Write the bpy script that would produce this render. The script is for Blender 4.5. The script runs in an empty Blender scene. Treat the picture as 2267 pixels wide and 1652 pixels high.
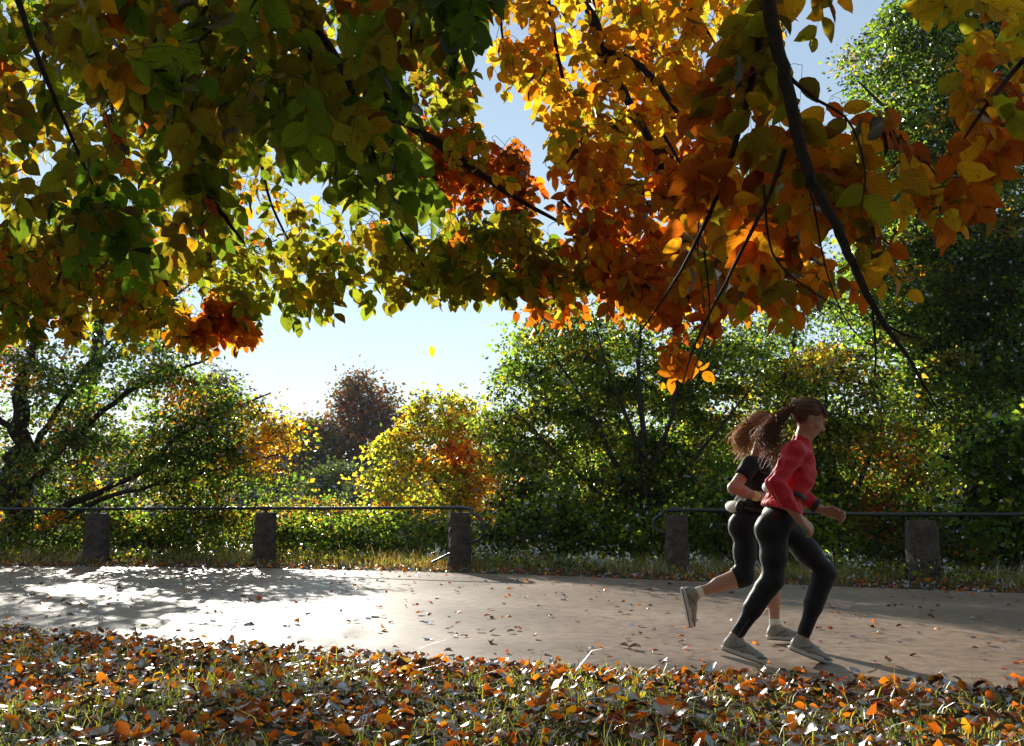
import bpy, math, random
import numpy as np
from mathutils import Vector, Matrix

rng = np.random.default_rng(11)
random.seed(11)
scene = bpy.context.scene
COL = scene.collection

# ------------------------------------------------------------------ camera, sky, sun, exposure
F = 1963.0                       # focal length in units of a 2267 x 1652 frame
W2, H2 = 1133.5, 826.0
CAMH = 0.92
PITCH = math.atan(304.0 / F)
cam_d = bpy.data.cameras.new('camera')
cam = bpy.data.objects.new('camera', cam_d)
COL.objects.link(cam)
cam.location = (0, 0, CAMH)
cam.rotation_euler = (math.pi / 2 + PITCH, 0, 0)
cam_d.sensor_width = 36.0
cam_d.lens = 36.0 * F / 2267.0
cam_d.clip_start = 0.05
cam_d.clip_end = 2000
scene.camera = cam

SUN_EL = math.radians(19.8)
SUN_AZ = math.radians(-20.2)     # to the left of straight ahead (+Y)
world = bpy.data.worlds.new('World')
scene.world = world
world.use_nodes = True
wt = world.node_tree
wt.nodes.clear()
sky = wt.nodes.new('ShaderNodeTexSky')
sky.sky_type = 'NISHITA'
sky.sun_disc = False
sky.sun_elevation = SUN_EL
sky.sun_rotation = SUN_AZ
sky.air_density = 1.0
sky.dust_density = 0.0
sky.ozone_density = 1.3
bg = wt.nodes.new('ShaderNodeBackground')
bg.inputs['Strength'].default_value = 0.12
wo = wt.nodes.new('ShaderNodeOutputWorld')
tint = wt.nodes.new('ShaderNodeMixRGB')
tint.blend_type = 'MULTIPLY'
tint.inputs[0].default_value = 1
tint.inputs[2].default_value = (1.62, 1.60, 1.56, 1)
gam = wt.nodes.new('ShaderNodeGamma')          # overexposed, evenly pale daylight sky
gam.inputs[1].default_value = 0.6
wt.links.new(sky.outputs[0], gam.inputs[0])
wt.links.new(gam.outputs[0], tint.inputs[1])
wt.links.new(tint.outputs[0], bg.inputs[0])
wt.links.new(bg.outputs[0], wo.inputs[0])

sun_d = bpy.data.lights.new('sun', 'SUN')
sun_d.energy = 5.0
sun_d.angle = math.radians(0.53)
sun_d.color = (1.0, 0.93, 0.80)
sun = bpy.data.objects.new('sun', sun_d)
COL.objects.link(sun)
SDIR = Vector((math.sin(SUN_AZ) * math.cos(SUN_EL), math.cos(SUN_AZ) * math.cos(SUN_EL), math.sin(SUN_EL)))
sun.rotation_euler = SDIR.to_track_quat('Z', 'Y').to_euler()
sun.location = (-8, 20, 12)

scene.view_settings.view_transform = 'Standard'
scene.view_settings.look = 'None'
scene.view_settings.gamma = 1
scene.view_settings.use_curve_mapping = False
scene.view_settings.exposure = 0.82
cy = scene.cycles
cy.max_bounces = 7
cy.diffuse_bounces = 3
cy.glossy_bounces = 2
cy.transmission_bounces = 4
cy.volume_bounces = 0
cy.sample_clamp_indirect = 6.0
cy.caustics_reflective = False
cy.caustics_refractive = False

# ------------------------------------------------------------------ helpers
CP, SP = math.cos(PITCH), math.sin(PITCH)


def at(px, py, D):
    """Point of the place that the photograph shows at (px, py), D metres ahead."""
    u = (px - W2) / F
    v = (H2 - py) / F
    y = CP - v * SP
    z = SP + v * CP
    k = D / y
    return np.array([u * k, D, CAMH + z * k])


def tag(o, label=None, cat=None, group=None, kind=None):
    if label: o['label'] = label
    if cat: o['category'] = cat
    if group: o['group'] = group
    if kind: o['kind'] = kind
    return o


def empty(name, loc=(0, 0, 0)):
    o = bpy.data.objects.new(name, None)
    o.empty_display_size = 0.2
    o.location = loc
    COL.objects.link(o)
    return o


def link(name, me, parent=None, loc=None):
    o = bpy.data.objects.new(name, me)
    COL.objects.link(o)
    if parent is not None:
        o.parent = parent
        # geometry is written in world space: undo the parent's location
        o.location = -Vector(parent.location) if loc is None else loc
    elif loc is not None:
        o.location = loc
    return o


def mesh_np(name, V, T, mat, C=None, UV=None, smooth=False):
    """fast mesh: V (n,3), T (m,k) faces of k corners, C (n,3) colours, UV (n,2)"""
    V = np.ascontiguousarray(V, dtype=np.float32)
    T = np.ascontiguousarray(T, dtype=np.int32)
    me = bpy.data.meshes.new(name)
    n, m, k = len(V), len(T), T.shape[1]
    me.vertices.add(n)
    me.vertices.foreach_set('co', V.ravel())
    me.loops.add(m * k)
    me.loops.foreach_set('vertex_index', T.ravel())
    me.polygons.add(m)
    me.polygons.foreach_set('loop_start', np.arange(0, m * k, k, dtype=np.int32))
    if smooth:
        me.polygons.foreach_set('use_smooth', np.ones(m, dtype=bool))
    if C is not None:
        a = me.color_attributes.new('Col', 'FLOAT_COLOR', 'POINT')
        c4 = np.ones((n, 4), dtype=np.float32)
        c4[:, :3] = C
        a.data.foreach_set('color', c4.ravel())
    if UV is not None:
        uvl = me.uv_layers.new(name='UVMap')
        uvl.data.foreach_set('uv', np.ascontiguousarray(UV[T.ravel()], dtype=np.float32).ravel())
    me.materials.append(mat)
    me.update(calc_edges=True)
    me.validate()
    return me


def norm(a):
    a = np.asarray(a, dtype=float)
    return a / np.maximum(np.linalg.norm(a, axis=-1, keepdims=True), 1e-9)


# ------------------------------------------------------------------ materials
def new_mat(name):
    m = bpy.data.materials.new(name)
    m.use_nodes = True
    nt = m.node_tree
    nt.nodes.clear()
    out = nt.nodes.new('ShaderNodeOutputMaterial')
    return m, nt, out


def N(nt, typ, **kw):
    n = nt.nodes.new(typ)
    for k, v in kw.items():
        if k.startswith('i_'):
            key = k[2:].replace('_', ' ')
            n.inputs[key].default_value = v
        else:
            setattr(n, k, v)
    return n


def math_n(nt, op, a=None, b=None, c=None):
    n = nt.nodes.new('ShaderNodeMath')
    n.operation = op
    for i, v in enumerate((a, b, c)):
        if v is None: continue
        if isinstance(v, (int, float)):
            n.inputs[i].default_value = v
        else:
            nt.links.new(v, n.inputs[i])
    return n.outputs[0]


def leaf_material(name, trans=0.5, gloss_rough=0.33, veins=False, tboost=1.0, gloss=1.0, spots=False, gam=0.62):
    m, nt, out = new_mat(name)
    L = nt.links
    att = N(nt, 'ShaderNodeAttribute', attribute_name='Col')
    col = att.outputs['Color']
    if veins:
        uv = N(nt, 'ShaderNodeTexCoord')
        sep = N(nt, 'ShaderNodeSeparateXYZ')
        L.new(uv.outputs['UV'], sep.inputs[0])
        au = math_n(nt, 'ABSOLUTE', math_n(nt, 'SUBTRACT', sep.outputs[0], 0.5))
        ph = math_n(nt, 'MULTIPLY', math_n(nt, 'SUBTRACT', sep.outputs[1], math_n(nt, 'MULTIPLY', au, 0.55)), 9.0)
        fr = math_n(nt, 'FRACT', ph)
        d = math_n(nt, 'ABSOLUTE', math_n(nt, 'SUBTRACT', fr, 0.5))
        lat = math_n(nt, 'LESS_THAN', d, 0.09)
        mid = math_n(nt, 'LESS_THAN', au, 0.02)
        vv = math_n(nt, 'MAXIMUM', lat, mid)
        ramp = N(nt, 'ShaderNodeMixRGB', blend_type='MULTIPLY')
        L.new(math_n(nt, 'MULTIPLY', vv, 0.5), ramp.inputs[0])
        L.new(col, ramp.inputs[1])
        ramp.inputs[2].default_value = (0.45, 0.32, 0.12, 1)
        col = ramp.outputs[0]
    if spots:
        geo = N(nt, 'ShaderNodeNewGeometry')
        nz = N(nt, 'ShaderNodeTexNoise')
        nz.inputs['Scale'].default_value = 55.0
        nz.inputs['Detail'].default_value = 2.0
        L.new(geo.outputs['Position'], nz.inputs['Vector'])
        r = N(nt, 'ShaderNodeValToRGB')
        r.color_ramp.elements[0].position = 0.60
        r.color_ramp.elements[0].color = (0, 0, 0, 1)
        r.color_ramp.elements[1].position = 0.72
        r.color_ramp.elements[1].color = (1, 1, 1, 1)
        L.new(nz.outputs[0], r.inputs[0])
        mx = N(nt, 'ShaderNodeMixRGB', blend_type='MULTIPLY')
        L.new(math_n(nt, 'MULTIPLY', r.outputs[0], 0.75), mx.inputs[0])
        L.new(col, mx.inputs[1])
        mx.inputs[2].default_value = (0.42, 0.2, 0.1, 1)
        col = mx.outputs[0]
    dif = N(nt, 'ShaderNodeBsdfDiffuse')
    L.new(col, dif.inputs[0])
    gm = N(nt, 'ShaderNodeGamma')
    gm.inputs[1].default_value = gam
    L.new(col, gm.inputs[0])
    tc = N(nt, 'ShaderNodeMixRGB', blend_type='MULTIPLY')
    tc.inputs[0].default_value = 1
    L.new(gm.outputs[0], tc.inputs[1])
    tc.inputs[2].default_value = (1.45 * tboost, 1.28 * tboost, 0.45 * tboost, 1)
    tr = N(nt, 'ShaderNodeBsdfTranslucent')
    L.new(tc.outputs[0], tr.inputs[0])
    mix = N(nt, 'ShaderNodeMixShader')
    mix.inputs[0].default_value = trans
    L.new(dif.outputs[0], mix.inputs[1])
    L.new(tr.outputs[0], mix.inputs[2])
    gl = N(nt, 'ShaderNodeBsdfGlossy')
    gl.inputs['Roughness'].default_value = gloss_rough
    gl.inputs['Color'].default_value = (gloss, gloss, gloss, 1)
    fr = N(nt, 'ShaderNodeFresnel')
    fr.inputs['IOR'].default_value = 1.42
    mix2 = N(nt, 'ShaderNodeMixShader')
    L.new(fr.outputs[0], mix2.inputs[0])
    L.new(mix.outputs[0], mix2.inputs[1])
    L.new(gl.outputs[0], mix2.inputs[2])
    L.new(mix2.outputs[0], out.inputs[0])
    return m


def pr_mat(name, color, rough=0.6, spec=0.5, noise=None, bump=None, sheen=0.0, metallic=0.0):
    """noise=(scale, second colour), bump=(scale, strength, distance)"""
    m, nt, out = new_mat(name)
    L = nt.links
    p = N(nt, 'ShaderNodeBsdfPrincipled')
    p.inputs['Base Color'].default_value = (*color, 1)
    p.inputs['Roughness'].default_value = rough
    p.inputs['Specular IOR Level'].default_value = spec
    p.inputs['Metallic'].default_value = metallic
    if sheen:
        p.inputs['Sheen Weight'].default_value = sheen
        p.inputs['Sheen Roughness'].default_value = 0.4
    geo = N(nt, 'ShaderNodeNewGeometry')
    if noise:
        nz = N(nt, 'ShaderNodeTexNoise')
        nz.inputs['Scale'].default_value = noise[0]
        nz.inputs['Detail'].default_value = 6
        nz.inputs['Roughness'].default_value = 0.65
        L.new(geo.outputs['Position'], nz.inputs['Vector'])
        r = N(nt, 'ShaderNodeValToRGB')
        r.color_ramp.elements[0].position = 0.35
        r.color_ramp.elements[0].color = (*color, 1)
        r.color_ramp.elements[1].position = 0.65
        r.color_ramp.elements[1].color = (*noise[1], 1)
        L.new(nz.outputs[0], r.inputs[0])
        L.new(r.outputs[0], p.inputs['Base Color'])
    if bump:
        nb = N(nt, 'ShaderNodeTexNoise')
        nb.inputs['Scale'].default_value = bump[0]
        nb.inputs['Detail'].default_value = 5
        L.new(geo.outputs['Position'], nb.inputs['Vector'])
        b = N(nt, 'ShaderNodeBump')
        b.inputs['Strength'].default_value = bump[1]
        b.inputs['Distance'].default_value = bump[2]
        L.new(nb.outputs[0], b.inputs['Height'])
        L.new(b.outputs[0], p.inputs['Normal'])
    L.new(p.outputs[0], out.inputs[0])
    return m


M_BEECH = leaf_material('beech_leaf', trans=0.62, gloss_rough=0.45, veins=True, tboost=1.28, spots=True, gloss=0.14, gam=0.78)
M_TREE = leaf_material('tree_leaf', trans=0.80, gloss_rough=0.16, tboost=1.85, gloss=0.28, gam=0.76)
M_FAR = leaf_material('far_leaf', trans=0.45, gloss_rough=0.5, tboost=0.8, gloss=0.4)
M_DRY = leaf_material('dry_leaf', trans=0.42, gloss_rough=0.36, veins=True, tboost=2.0, gloss=0.34, gam=0.85)
M_GRASS = leaf_material('grass_blade', trans=0.6, gloss_rough=0.4, tboost=1.5, gloss=0.5)
M_BARK = pr_mat('bark', (0.028, 0.02, 0.014), 0.9, 0.15, noise=(14, (0.06, 0.045, 0.033)), bump=(60, 0.6, 0.01))
M_TWIG = pr_mat('twig_bark', (0.022, 0.013, 0.010), 0.8, 0.2, noise=(40, (0.05, 0.03, 0.022)), bump=(160, 0.5, 0.003))
M_GRANITE = pr_mat('granite', (0.055, 0.040, 0.033), 0.9, 0.2, noise=(9, (0.125, 0.092, 0.078)), bump=(28, 0.9, 0.03))
M_IRON = pr_mat('painted_iron', (0.02, 0.021, 0.024), 0.32, 0.5, bump=(90, 0.15, 0.002))
M_SOIL = pr_mat('soil', (0.05, 0.037, 0.022), 0.95, 0.2, noise=(6, (0.045, 0.06, 0.02)), bump=(25, 0.8, 0.04))

# road: worn concrete / asphalt with seams, stains and a polished sheen
def road_material():
    m, nt, out = new_mat('road_surface')
    L = nt.links
    p = N(nt, 'ShaderNodeBsdfPrincipled')
    geo = N(nt, 'ShaderNodeNewGeometry')
    big = N(nt, 'ShaderNodeTexNoise'); big.inputs['Scale'].default_value = 0.7; big.inputs['Detail'].default_value = 5
    L.new(geo.outputs['Position'], big.inputs['Vector'])
    fine = N(nt, 'ShaderNodeTexNoise'); fine.inputs['Scale'].default_value = 120; fine.inputs['Detail'].default_value = 4
    L.new(geo.outputs['Position'], fine.inputs['Vector'])
    r = N(nt, 'ShaderNodeValToRGB')
    r.color_ramp.elements[0].position = 0.3; r.color_ramp.elements[0].color = (0.215, 0.150, 0.108, 1)
    r.color_ramp.elements[1].position = 0.7; r.color_ramp.elements[1].color = (0.35, 0.255, 0.190, 1)
    L.new(big.outputs[0], r.inputs[0])
    mx = N(nt, 'ShaderNodeMixRGB', blend_type='MULTIPLY'); mx.inputs[0].default_value = 0.55
    r2 = N(nt, 'ShaderNodeValToRGB')
    r2.color_ramp.elements[0].position = 0.3; r2.color_ramp.elements[0].color = (0.45, 0.45, 0.45, 1)
    r2.color_ramp.elements[1].position = 0.62; r2.color_ramp.elements[1].color = (1.2, 1.2, 1.2, 1)
    L.new(fine.outputs[0], r2.inputs[0])
    L.new(r.outputs[0], mx.inputs[1]); L.new(r2.outputs[0], mx.inputs[2])
    vo = N(nt, 'ShaderNodeTexVoronoi', feature='DISTANCE_TO_EDGE'); vo.inputs['Scale'].default_value = 0.55
    dn = N(nt, 'ShaderNodeTexNoise'); dn.inputs['Scale'].default_value = 2.2; dn.inputs['Detail'].default_value = 6
    L.new(geo.outputs['Position'], dn.inputs['Vector'])
    va = N(nt, 'ShaderNodeVectorMath', operation='MULTIPLY_ADD')
    L.new(dn.outputs['Color'], va.inputs[0]); va.inputs[1].default_value = (.7, .7, .7); L.new(geo.outputs['Position'], va.inputs[2])
    L.new(va.outputs[0], vo.inputs['Vector'])
    cr = math_n(nt, 'LESS_THAN', vo.outputs['Distance'], 0.0045)
    st = N(nt, 'ShaderNodeTexNoise'); st.inputs['Scale'].default_value = 9; st.inputs['Detail'].default_value = 8
    L.new(geo.outputs['Position'], st.inputs['Vector'])
    sr = N(nt, 'ShaderNodeValToRGB')
    sr.color_ramp.elements[0].position = 0.36; sr.color_ramp.elements[0].color = (0.55, 0.52, 0.5, 1)
    sr.color_ramp.elements[1].position = 0.56; sr.color_ramp.elements[1].color = (1, 1, 1, 1)
    L.new(st.outputs[0], sr.inputs[0])
    m3 = N(nt, 'ShaderNodeMixRGB', blend_type='MULTIPLY'); m3.inputs[0].default_value = 0.7
    L.new(mx.outputs[0], m3.inputs[1]); L.new(sr.outputs[0], m3.inputs[2])
    m4 = N(nt, 'ShaderNodeMixRGB', blend_type='MULTIPLY')
    L.new(math_n(nt, 'MULTIPLY', cr, 0.6), m4.inputs[0]); L.new(m3.outputs[0], m4.inputs[1]); m4.inputs[2].default_value = (.3, .27, .25, 1)
    L.new(m4.outputs[0], p.inputs['Base Color'])
    rr = N(nt, 'ShaderNodeMapRange'); rr.inputs[3].default_value = 0.36; rr.inputs[4].default_value = 0.5
    L.new(big.outputs[0], rr.inputs[0])
    L.new(rr.outputs[0], p.inputs['Roughness'])
    p.inputs['Specular IOR Level'].default_value = 0.36
    b = N(nt, 'ShaderNodeBump'); b.inputs['Strength'].default_value = 0.6; b.inputs['Distance'].default_value = 0.004
    L.new(fine.outputs[0], b.inputs['Height'])
    L.new(b.outputs[0], p.inputs['Normal'])
    L.new(p.outputs[0], out.inputs[0])
    return m


M_ROAD = road_material()


def water_material():
    m, nt, out = new_mat('lake_water')
    L = nt.links
    p = N(nt, 'ShaderNodeBsdfPrincipled')
    p.inputs['Base Color'].default_value = (0.02, 0.035, 0.04, 1)
    p.inputs['Roughness'].default_value = 0.12
    p.inputs['IOR'].default_value = 1.33
    geo = N(nt, 'ShaderNodeNewGeometry')
    w = N(nt, 'ShaderNodeTexNoise'); w.inputs['Scale'].default_value = 3.0; w.inputs['Detail'].default_value = 4
    L.new(geo.outputs['Position'], w.inputs['Vector'])
    b = N(nt, 'ShaderNodeBump'); b.inputs['Strength'].default_value = 0.7; b.inputs['Distance'].default_value = 0.12
    L.new(w.outputs[0], b.inputs['Height']); L.new(b.outputs[0], p.inputs['Normal'])
    L.new(p.outputs[0], out.inputs[0])
    return m


M_WATER = water_material()

# ------------------------------------------------------------------ terrain, road, water
XN = np.array([-60, -20, -8, -4.0, -2.0, 0.18, 2.67, 8, 20, 60.])
YN = np.array([18, 12.0, 8.6, 6.95, 6.05, 5.2, 4.6, 3.3, 0.4, -9.])
XF = np.array([-60, -20, -8.7, -4.1, 0.45, 2.18, 4.9, 5.8, 8, 20, 60.])
YF = np.array([18.5, 16.4, 15.05, 14.6, 13.0, 11.95, 10.6, 10.1, 9.0, 3.2, -14.])


def yn(x): return np.interp(x, XN, YN)


def yf(x):
    return (np.interp(x - 1.2, XF, YF) + 2 * np.interp(x, XF, YF) + np.interp(x + 1.2, XF, YF)) / 4


def sstep(t):
    t = np.clip(t, 0, 1)
    return t * t * (3 - 2 * t)


def hgt(x, y):
    x = np.asarray(x, float); y = np.asarray(y, float)
    d = y - yf(np.clip(x, -60, 60))
    z = -2.9 * sstep((d - 1.7) / 10.0)
    z = z + 0.05 * sstep(d / 0.6) * (1 - sstep((d - 1.7) / 3.0))
    z = z + 6.5 * sstep((y - 85) / 60.0)
    near = yn(np.clip(x, -60, 60)) - y
    bumps = 0.02 * np.sin(x * 3.1 + 1.3 * y) + 0.015 * np.sin(5.3 * y - 2.2 * x)
    z = z + (0.03 + bumps) * sstep(near / 0.5) * (near > 0)
    return z


def axis(parts):
    return np.unique(np.concatenate([np.linspace(a, b, n) for a, b, n in parts]))


def grid_mesh(name, xs, ys, zf, mat):
    X, Y = np.meshgrid(xs, ys)
    V = np.stack([X.ravel(), Y.ravel(), zf(X.ravel(), Y.ravel())], 1)
    nx, ny = len(xs), len(ys)
    i, j = np.meshgrid(np.arange(nx - 1), np.arange(ny - 1))
    a = (j * nx + i).ravel()
    T = np.stack([a, a + 1, a + nx + 1, a + nx], 1)
    return mesh_np(name, V, T, mat, smooth=True)


gx = axis([(-300, -40, 27), (-40, -10, 31), (-10, 10, 81), (10, 40, 31), (40, 300, 27)])
gy = axis([(-300, -10, 20), (-10, 2, 13), (2, 20, 91), (20, 60, 41), (60, 300, 49)])
o = link('ground', grid_mesh('ground', gx, gy, hgt, M_SOIL))
tag(o, 'dark soil bank falling away to the lake behind the road', kind='structure')


def road_mesh():
    xs = axis([(-59, -12, 48), (-12, 12, 97), (12, 59, 48)])
    ts = np.linspace(0, 1, 9)
    V = []
    for t in ts:
        a, b = yn(xs), yf(xs)
        wig = 0.03 * np.sin(xs * 2.3) + 0.02 * np.sin(xs * 6.1)
        y = a + (b - a) * t + wig * (1 if t in (0.0, 1.0) else 0)
        V.append(np.stack([xs, y, np.full_like(xs, 0.006)], 1))
    V = np.concatenate(V)
    n = len(xs)
    i, j = np.meshgrid(np.arange(n - 1), np.arange(len(ts) - 1))
    a = (j * n + i).ravel()
    T = np.stack([a, a + 1, a + n + 1, a + n], 1)
    return mesh_np('road', V, T, M_ROAD)


o = link('road', road_mesh())
tag(o, 'pale worn road surface dappled with sun', kind='structure')
Vw = np.array([[-290, 24, -2.3], [290, 24, -2.3], [290, 118, -2.3], [-290, 118, -2.3]])
o = link('water', mesh_np('water', Vw, np.array([[0, 1, 2, 3]]), M_WATER))
tag(o, 'glittering lake water seen between the trees', kind='structure')


# ------------------------------------------------------------------ leaves
def leaf_template(width=0.36, fold=0.10, curl=0.10, wave=0.0, seed=0):
    r = np.random.default_rng(seed)
    vs = [0.10, 0.28, 0.48, 0.68, 0.86]
    ws = [0.55, 0.92, 1.0, 0.80, 0.42]
    V = [(0, 0, 0)]; UV = [(0.5, 0)]
    for v, w in zip(vs, ws):
        hw = width * w
        zc = -curl * v * v * 1.2
        wl = wave * r.normal(); wr = wave * r.normal()
        V += [(-hw, v + 0.02 * r.normal(), zc + fold * w + wl), (0, v, zc), (hw, v + 0.02 * r.normal(), zc + fold * w + wr)]
        UV += [(0.5 - 0.5 * w, v), (0.5, v), (0.5 + 0.5 * w, v)]
    V.append((0, 1.0, -curl * 1.2)); UV.append((0.5, 1))
    T = [(0, 2, 1), (0, 3, 2)]
    for k in range(4):
        a = 1 + 3 * k; b = a + 3
        T += [(a, a + 1, b + 1), (a, b + 1, b), (a + 1, a + 2, b + 2), (a + 1, b + 2, b + 1)]
    e = 13
    T += [(e, e + 1, 16), (e + 1, e + 2, 16)]
    V = np.array(V); V[:, 0] -= 0
    return V, np.array(T), np.array(UV, float)


BEECH_T = [leaf_template(0.27, 0.13, 0.18, 0.025, 11), leaf_template(0.31, 0.05, 0.30, 0.04, 12), leaf_template(0.36, 0.09, 0.14, 0.02, 1), leaf_template(0.33, 0.11, 0.22, 0.03, 2),
           leaf_template(0.38, 0.06, -0.10, 0.03, 3), leaf_template(0.34, 0.15, 0.05, 0.02, 4)]
DRY_T = [leaf_template(0.34, 0.18, 0.25, 0.05, 5), leaf_template(0.36, 0.08, -0.30, 0.07, 6),
         leaf_template(0.30, 0.26, 0.10, 0.05, 7), leaf_template(0.36, -0.12, 0.18, 0.06, 8),
         leaf_template(0.35, 0.02, 0.06, 0.03, 9)]
# small tree leaf for the background: a folded, slightly lobed kite
KV = np.array([(0, 0, 0), (-.42, .38, .09), (-.22, .62, .03), (0, 1, -.06), (.22, .62, .03), (.42, .38, .09), (0, .5, 0)])
KT = np.array([(0, 6, 1), (1, 6, 2), (2, 6, 3), (3, 6, 4), (4, 6, 5), (5, 6, 0)])
SV = np.array([(0, 0, 0), (-.4, .45, .1), (0, 1, 0), (.4, .45, .1)])
ST = np.array([(0, 2, 1), (0, 3, 2)])


def leaves_mesh(name, P, Dr, Nn, S, C, templ, mat, uv=True):
    """templ: list of (V,T,UV) or a single (V,T); one is drawn at random per leaf"""
    if isinstance(templ, tuple):
        templ = [templ]
    Dr = norm(Dr)
    Sd = norm(np.cross(Dr, Nn))
    Nn = np.cross(Sd, Dr)
    pick = rng.integers(0, len(templ), len(P))
    VV, TT, CC, UU = [], [], [], []
    off = 0
    for i, t in enumerate(templ):
        idx = np.where(pick == i)[0]
        if len(idx) == 0: continue
        tv, tt = t[0], t[1]
        k = len(tv)
        v = (P[idx][:, None, :] + S[idx][:, None, None] * (tv[None, :, 0:1] * Sd[idx][:, None, :]
             + tv[None, :, 1:2] * Dr[idx][:, None, :] + tv[None, :, 2:3] * Nn[idx][:, None, :]))
        VV.append(v.reshape(-1, 3))
        f = tt[None] + (np.arange(len(idx)) * k)[:, None, None] + off
        TT.append(f.reshape(-1, 3))
        CC.append(np.repeat(C[idx], k, axis=0))
        if uv:
            UU.append(np.tile(t[2], (len(idx), 1)))
        off += len(idx) * k
    return mesh_np(name, np.concatenate(VV), np.concatenate(TT), mat, np.concatenate(CC),
                   np.concatenate(UU) if uv else None)


PAL = {
    'dkgreen': (0.022, 0.052, 0.008), 'green': (0.050, 0.110, 0.012), 'ltgreen': (0.10, 0.165, 0.016),
    'yelgreen': (0.20, 0.23, 0.02), 'yellow': (0.42, 0.30, 0.02), 'gold': (0.45, 0.22, 0.012),
    'orange': (0.42, 0.12, 0.008), 'rust': (0.30, 0.060, 0.007), 'brown': (0.13, 0.04, 0.010),
    'olive': (0.14, 0.115, 0.012), 'blgreen': (0.04, 0.075, 0.035), 'redbrown': (0.17, 0.05, 0.02),
    'straw': (0.30, 0.21, 0.09),
}


def palette(n, spec, jit=0.18):
    names = list(spec)
    w = np.array([spec[k] for k in names], float); w /= w.sum()
    idx = rng.choice(len(names), n, p=w)
    c = np.array([PAL[k] for k in names])[idx]
    c = c * np.exp(rng.normal(0, jit, (n, 1))) * np.exp(rng.normal(0, jit * 0.4, (n, 3)))
    return np.clip(c, 0.002, 0.8)


# ------------------------------------------------------------------ tubes (branches)
def tube_arrays(pts, rad, sides):
    pts = np.asarray(pts, float); rad = np.asarray(rad, float)
    n = len(pts)
    tan = np.gradient(pts, axis=0)
    tan = norm(tan)
    ref = np.array([0.13, 0.37, 0.92]) if abs(tan[0][2]) < 0.85 else np.array([0.9, 0.3, 0.1])
    a = norm(np.cross(tan, ref))
    b = np.cross(tan, a)
    th = np.linspace(0, 2 * math.pi, sides, endpoint=False)
    V = pts[:, None] + rad[:, None, None] * (np.cos(th)[None, :, None] * a[:, None] + np.sin(th)[None, :, None] * b[:, None])
    V = V.reshape(-1, 3)
    i, j = np.meshgrid(np.arange(n - 1), np.arange(sides), indexing='ij')
    p = (i * sides + j).ravel(); q = (i * sides + (j + 1) % sides).ravel()
    T = np.stack([p, q, q + sides, p + sides], 1)
    return V, T


class Tubes:
    def __init__(s): s.V = []; s.T = []; s.o = 0

    def add(s, pts, rad, sides=5):
        V, T = tube_arrays(pts, rad, sides)
        s.V.append(V); s.T.append(T + s.o); s.o += len(V)

    def mesh(s, name, mat, smooth=True):
        return mesh_np(name, np.concatenate(s.V), np.concatenate(s.T), mat, smooth=smooth)


def smooth_path(pts, n=6):
    """Catmull-Rom through (x,y,z,r) rows"""
    P = np.asarray(pts, float)
    P = np.vstack([2 * P[0] - P[1], P, 2 * P[-1] - P[-2]])
    out = []
    for i in range(1, len(P) - 2):
        for t in np.linspace(0, 1, n, endpoint=False):
            a = 2 * P[i]
            b = P[i + 1] - P[i - 1]
            c = 2 * P[i - 1] - 5 * P[i] + 4 * P[i + 1] - P[i + 2]
            d = -P[i - 1] + 3 * P[i] - 3 * P[i + 1] + P[i + 2]
            out.append(0.5 * (a + b * t + c * t * t + d * t ** 3))
    out.append(P[-2])
    return np.array(out)


def grow(limbs, targets, rmin, wig=0.35, bend=0.12, sides=5, maxlen=None, rmax=1.0):
    """limbs: paths (x,y,z,r); targets (n,3) to be reached by twigs.
    Returns (limb tubes: one mesh each, incl. what grows from it), list of Tubes per limb"""
    nodes, nlimb, nr = [], [], []
    class TL(list): pass
    tubes = TL(); tubes.tl = {}
    for li, l in enumerate(limbs):
        p = smooth_path(l, 6)
        jit = rng.normal(0, 1, (len(p), 3)) * p[:, 3:4] * wig
        p[1:-1, :3] += jit[1:-1]
        t = Tubes()
        t.add(p[:, :3], np.maximum(p[:, 3], rmin), 8 if p[0, 3] > 0.02 else 6)
        tubes.append(t)
        nodes += list(p[:, :3]); nlimb += [li] * len(p); nr += list(p[:, 3])
    nodes = np.array(nodes); nlimb = np.array(nlimb); nr = np.array(nr)
    if len(targets) == 0: return tubes, []
    # order by distance to skeleton
    d0 = np.array([np.min(np.linalg.norm(nodes - t, axis=1)) for t in targets])
    order = np.argsort(d0)
    NX, NL, NR = [nodes], [nlimb], [nr]
    anchors = [None] * len(targets)
    buf = nodes; bl = nlimb; br = nr
    for ti in order:
        t = targets[ti]
        dd = np.linalg.norm(buf - t, axis=1)
        k = int(np.argmin(dd * (1.0 + 0.0 * br)))
        a = buf[k]; dist = dd[k]
        r0 = min(max(rmin * (1 + 1.2 * dist / 0.5), rmin), br[k] * 0.75 if br[k] * 0.75 > rmin else rmin, rmax)
        m = 3 if dist < 0.6 else 5
        ts = np.linspace(0, 1, m + 1)
        pts = a[None] * (1 - ts)[:, None] + t[None] * ts[:, None]
        off = rng.normal(0, bend * dist, 3)
        off[2] += 0.10 * dist
        pts = pts + np.sin(ts * math.pi)[:, None] * off[None]
        pts[1:-1] += rng.normal(0, 0.02 * dist, (m - 1, 3))
        rad = r0 * (1 - ts) + rmin * ts
        tubes[bl[k]].add(pts, rad, 4 if r0 < 0.01 else 5)
        anchors[ti] = pts[-1] - pts[-2]
        tubes.tl[ti] = int(bl[k])
        buf = np.vstack([buf, pts[1:]])
        bl = np.concatenate([bl, np.full(m, bl[k])])
        br = np.concatenate([br, rad[1:]])
    return tubes, anchors


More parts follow.
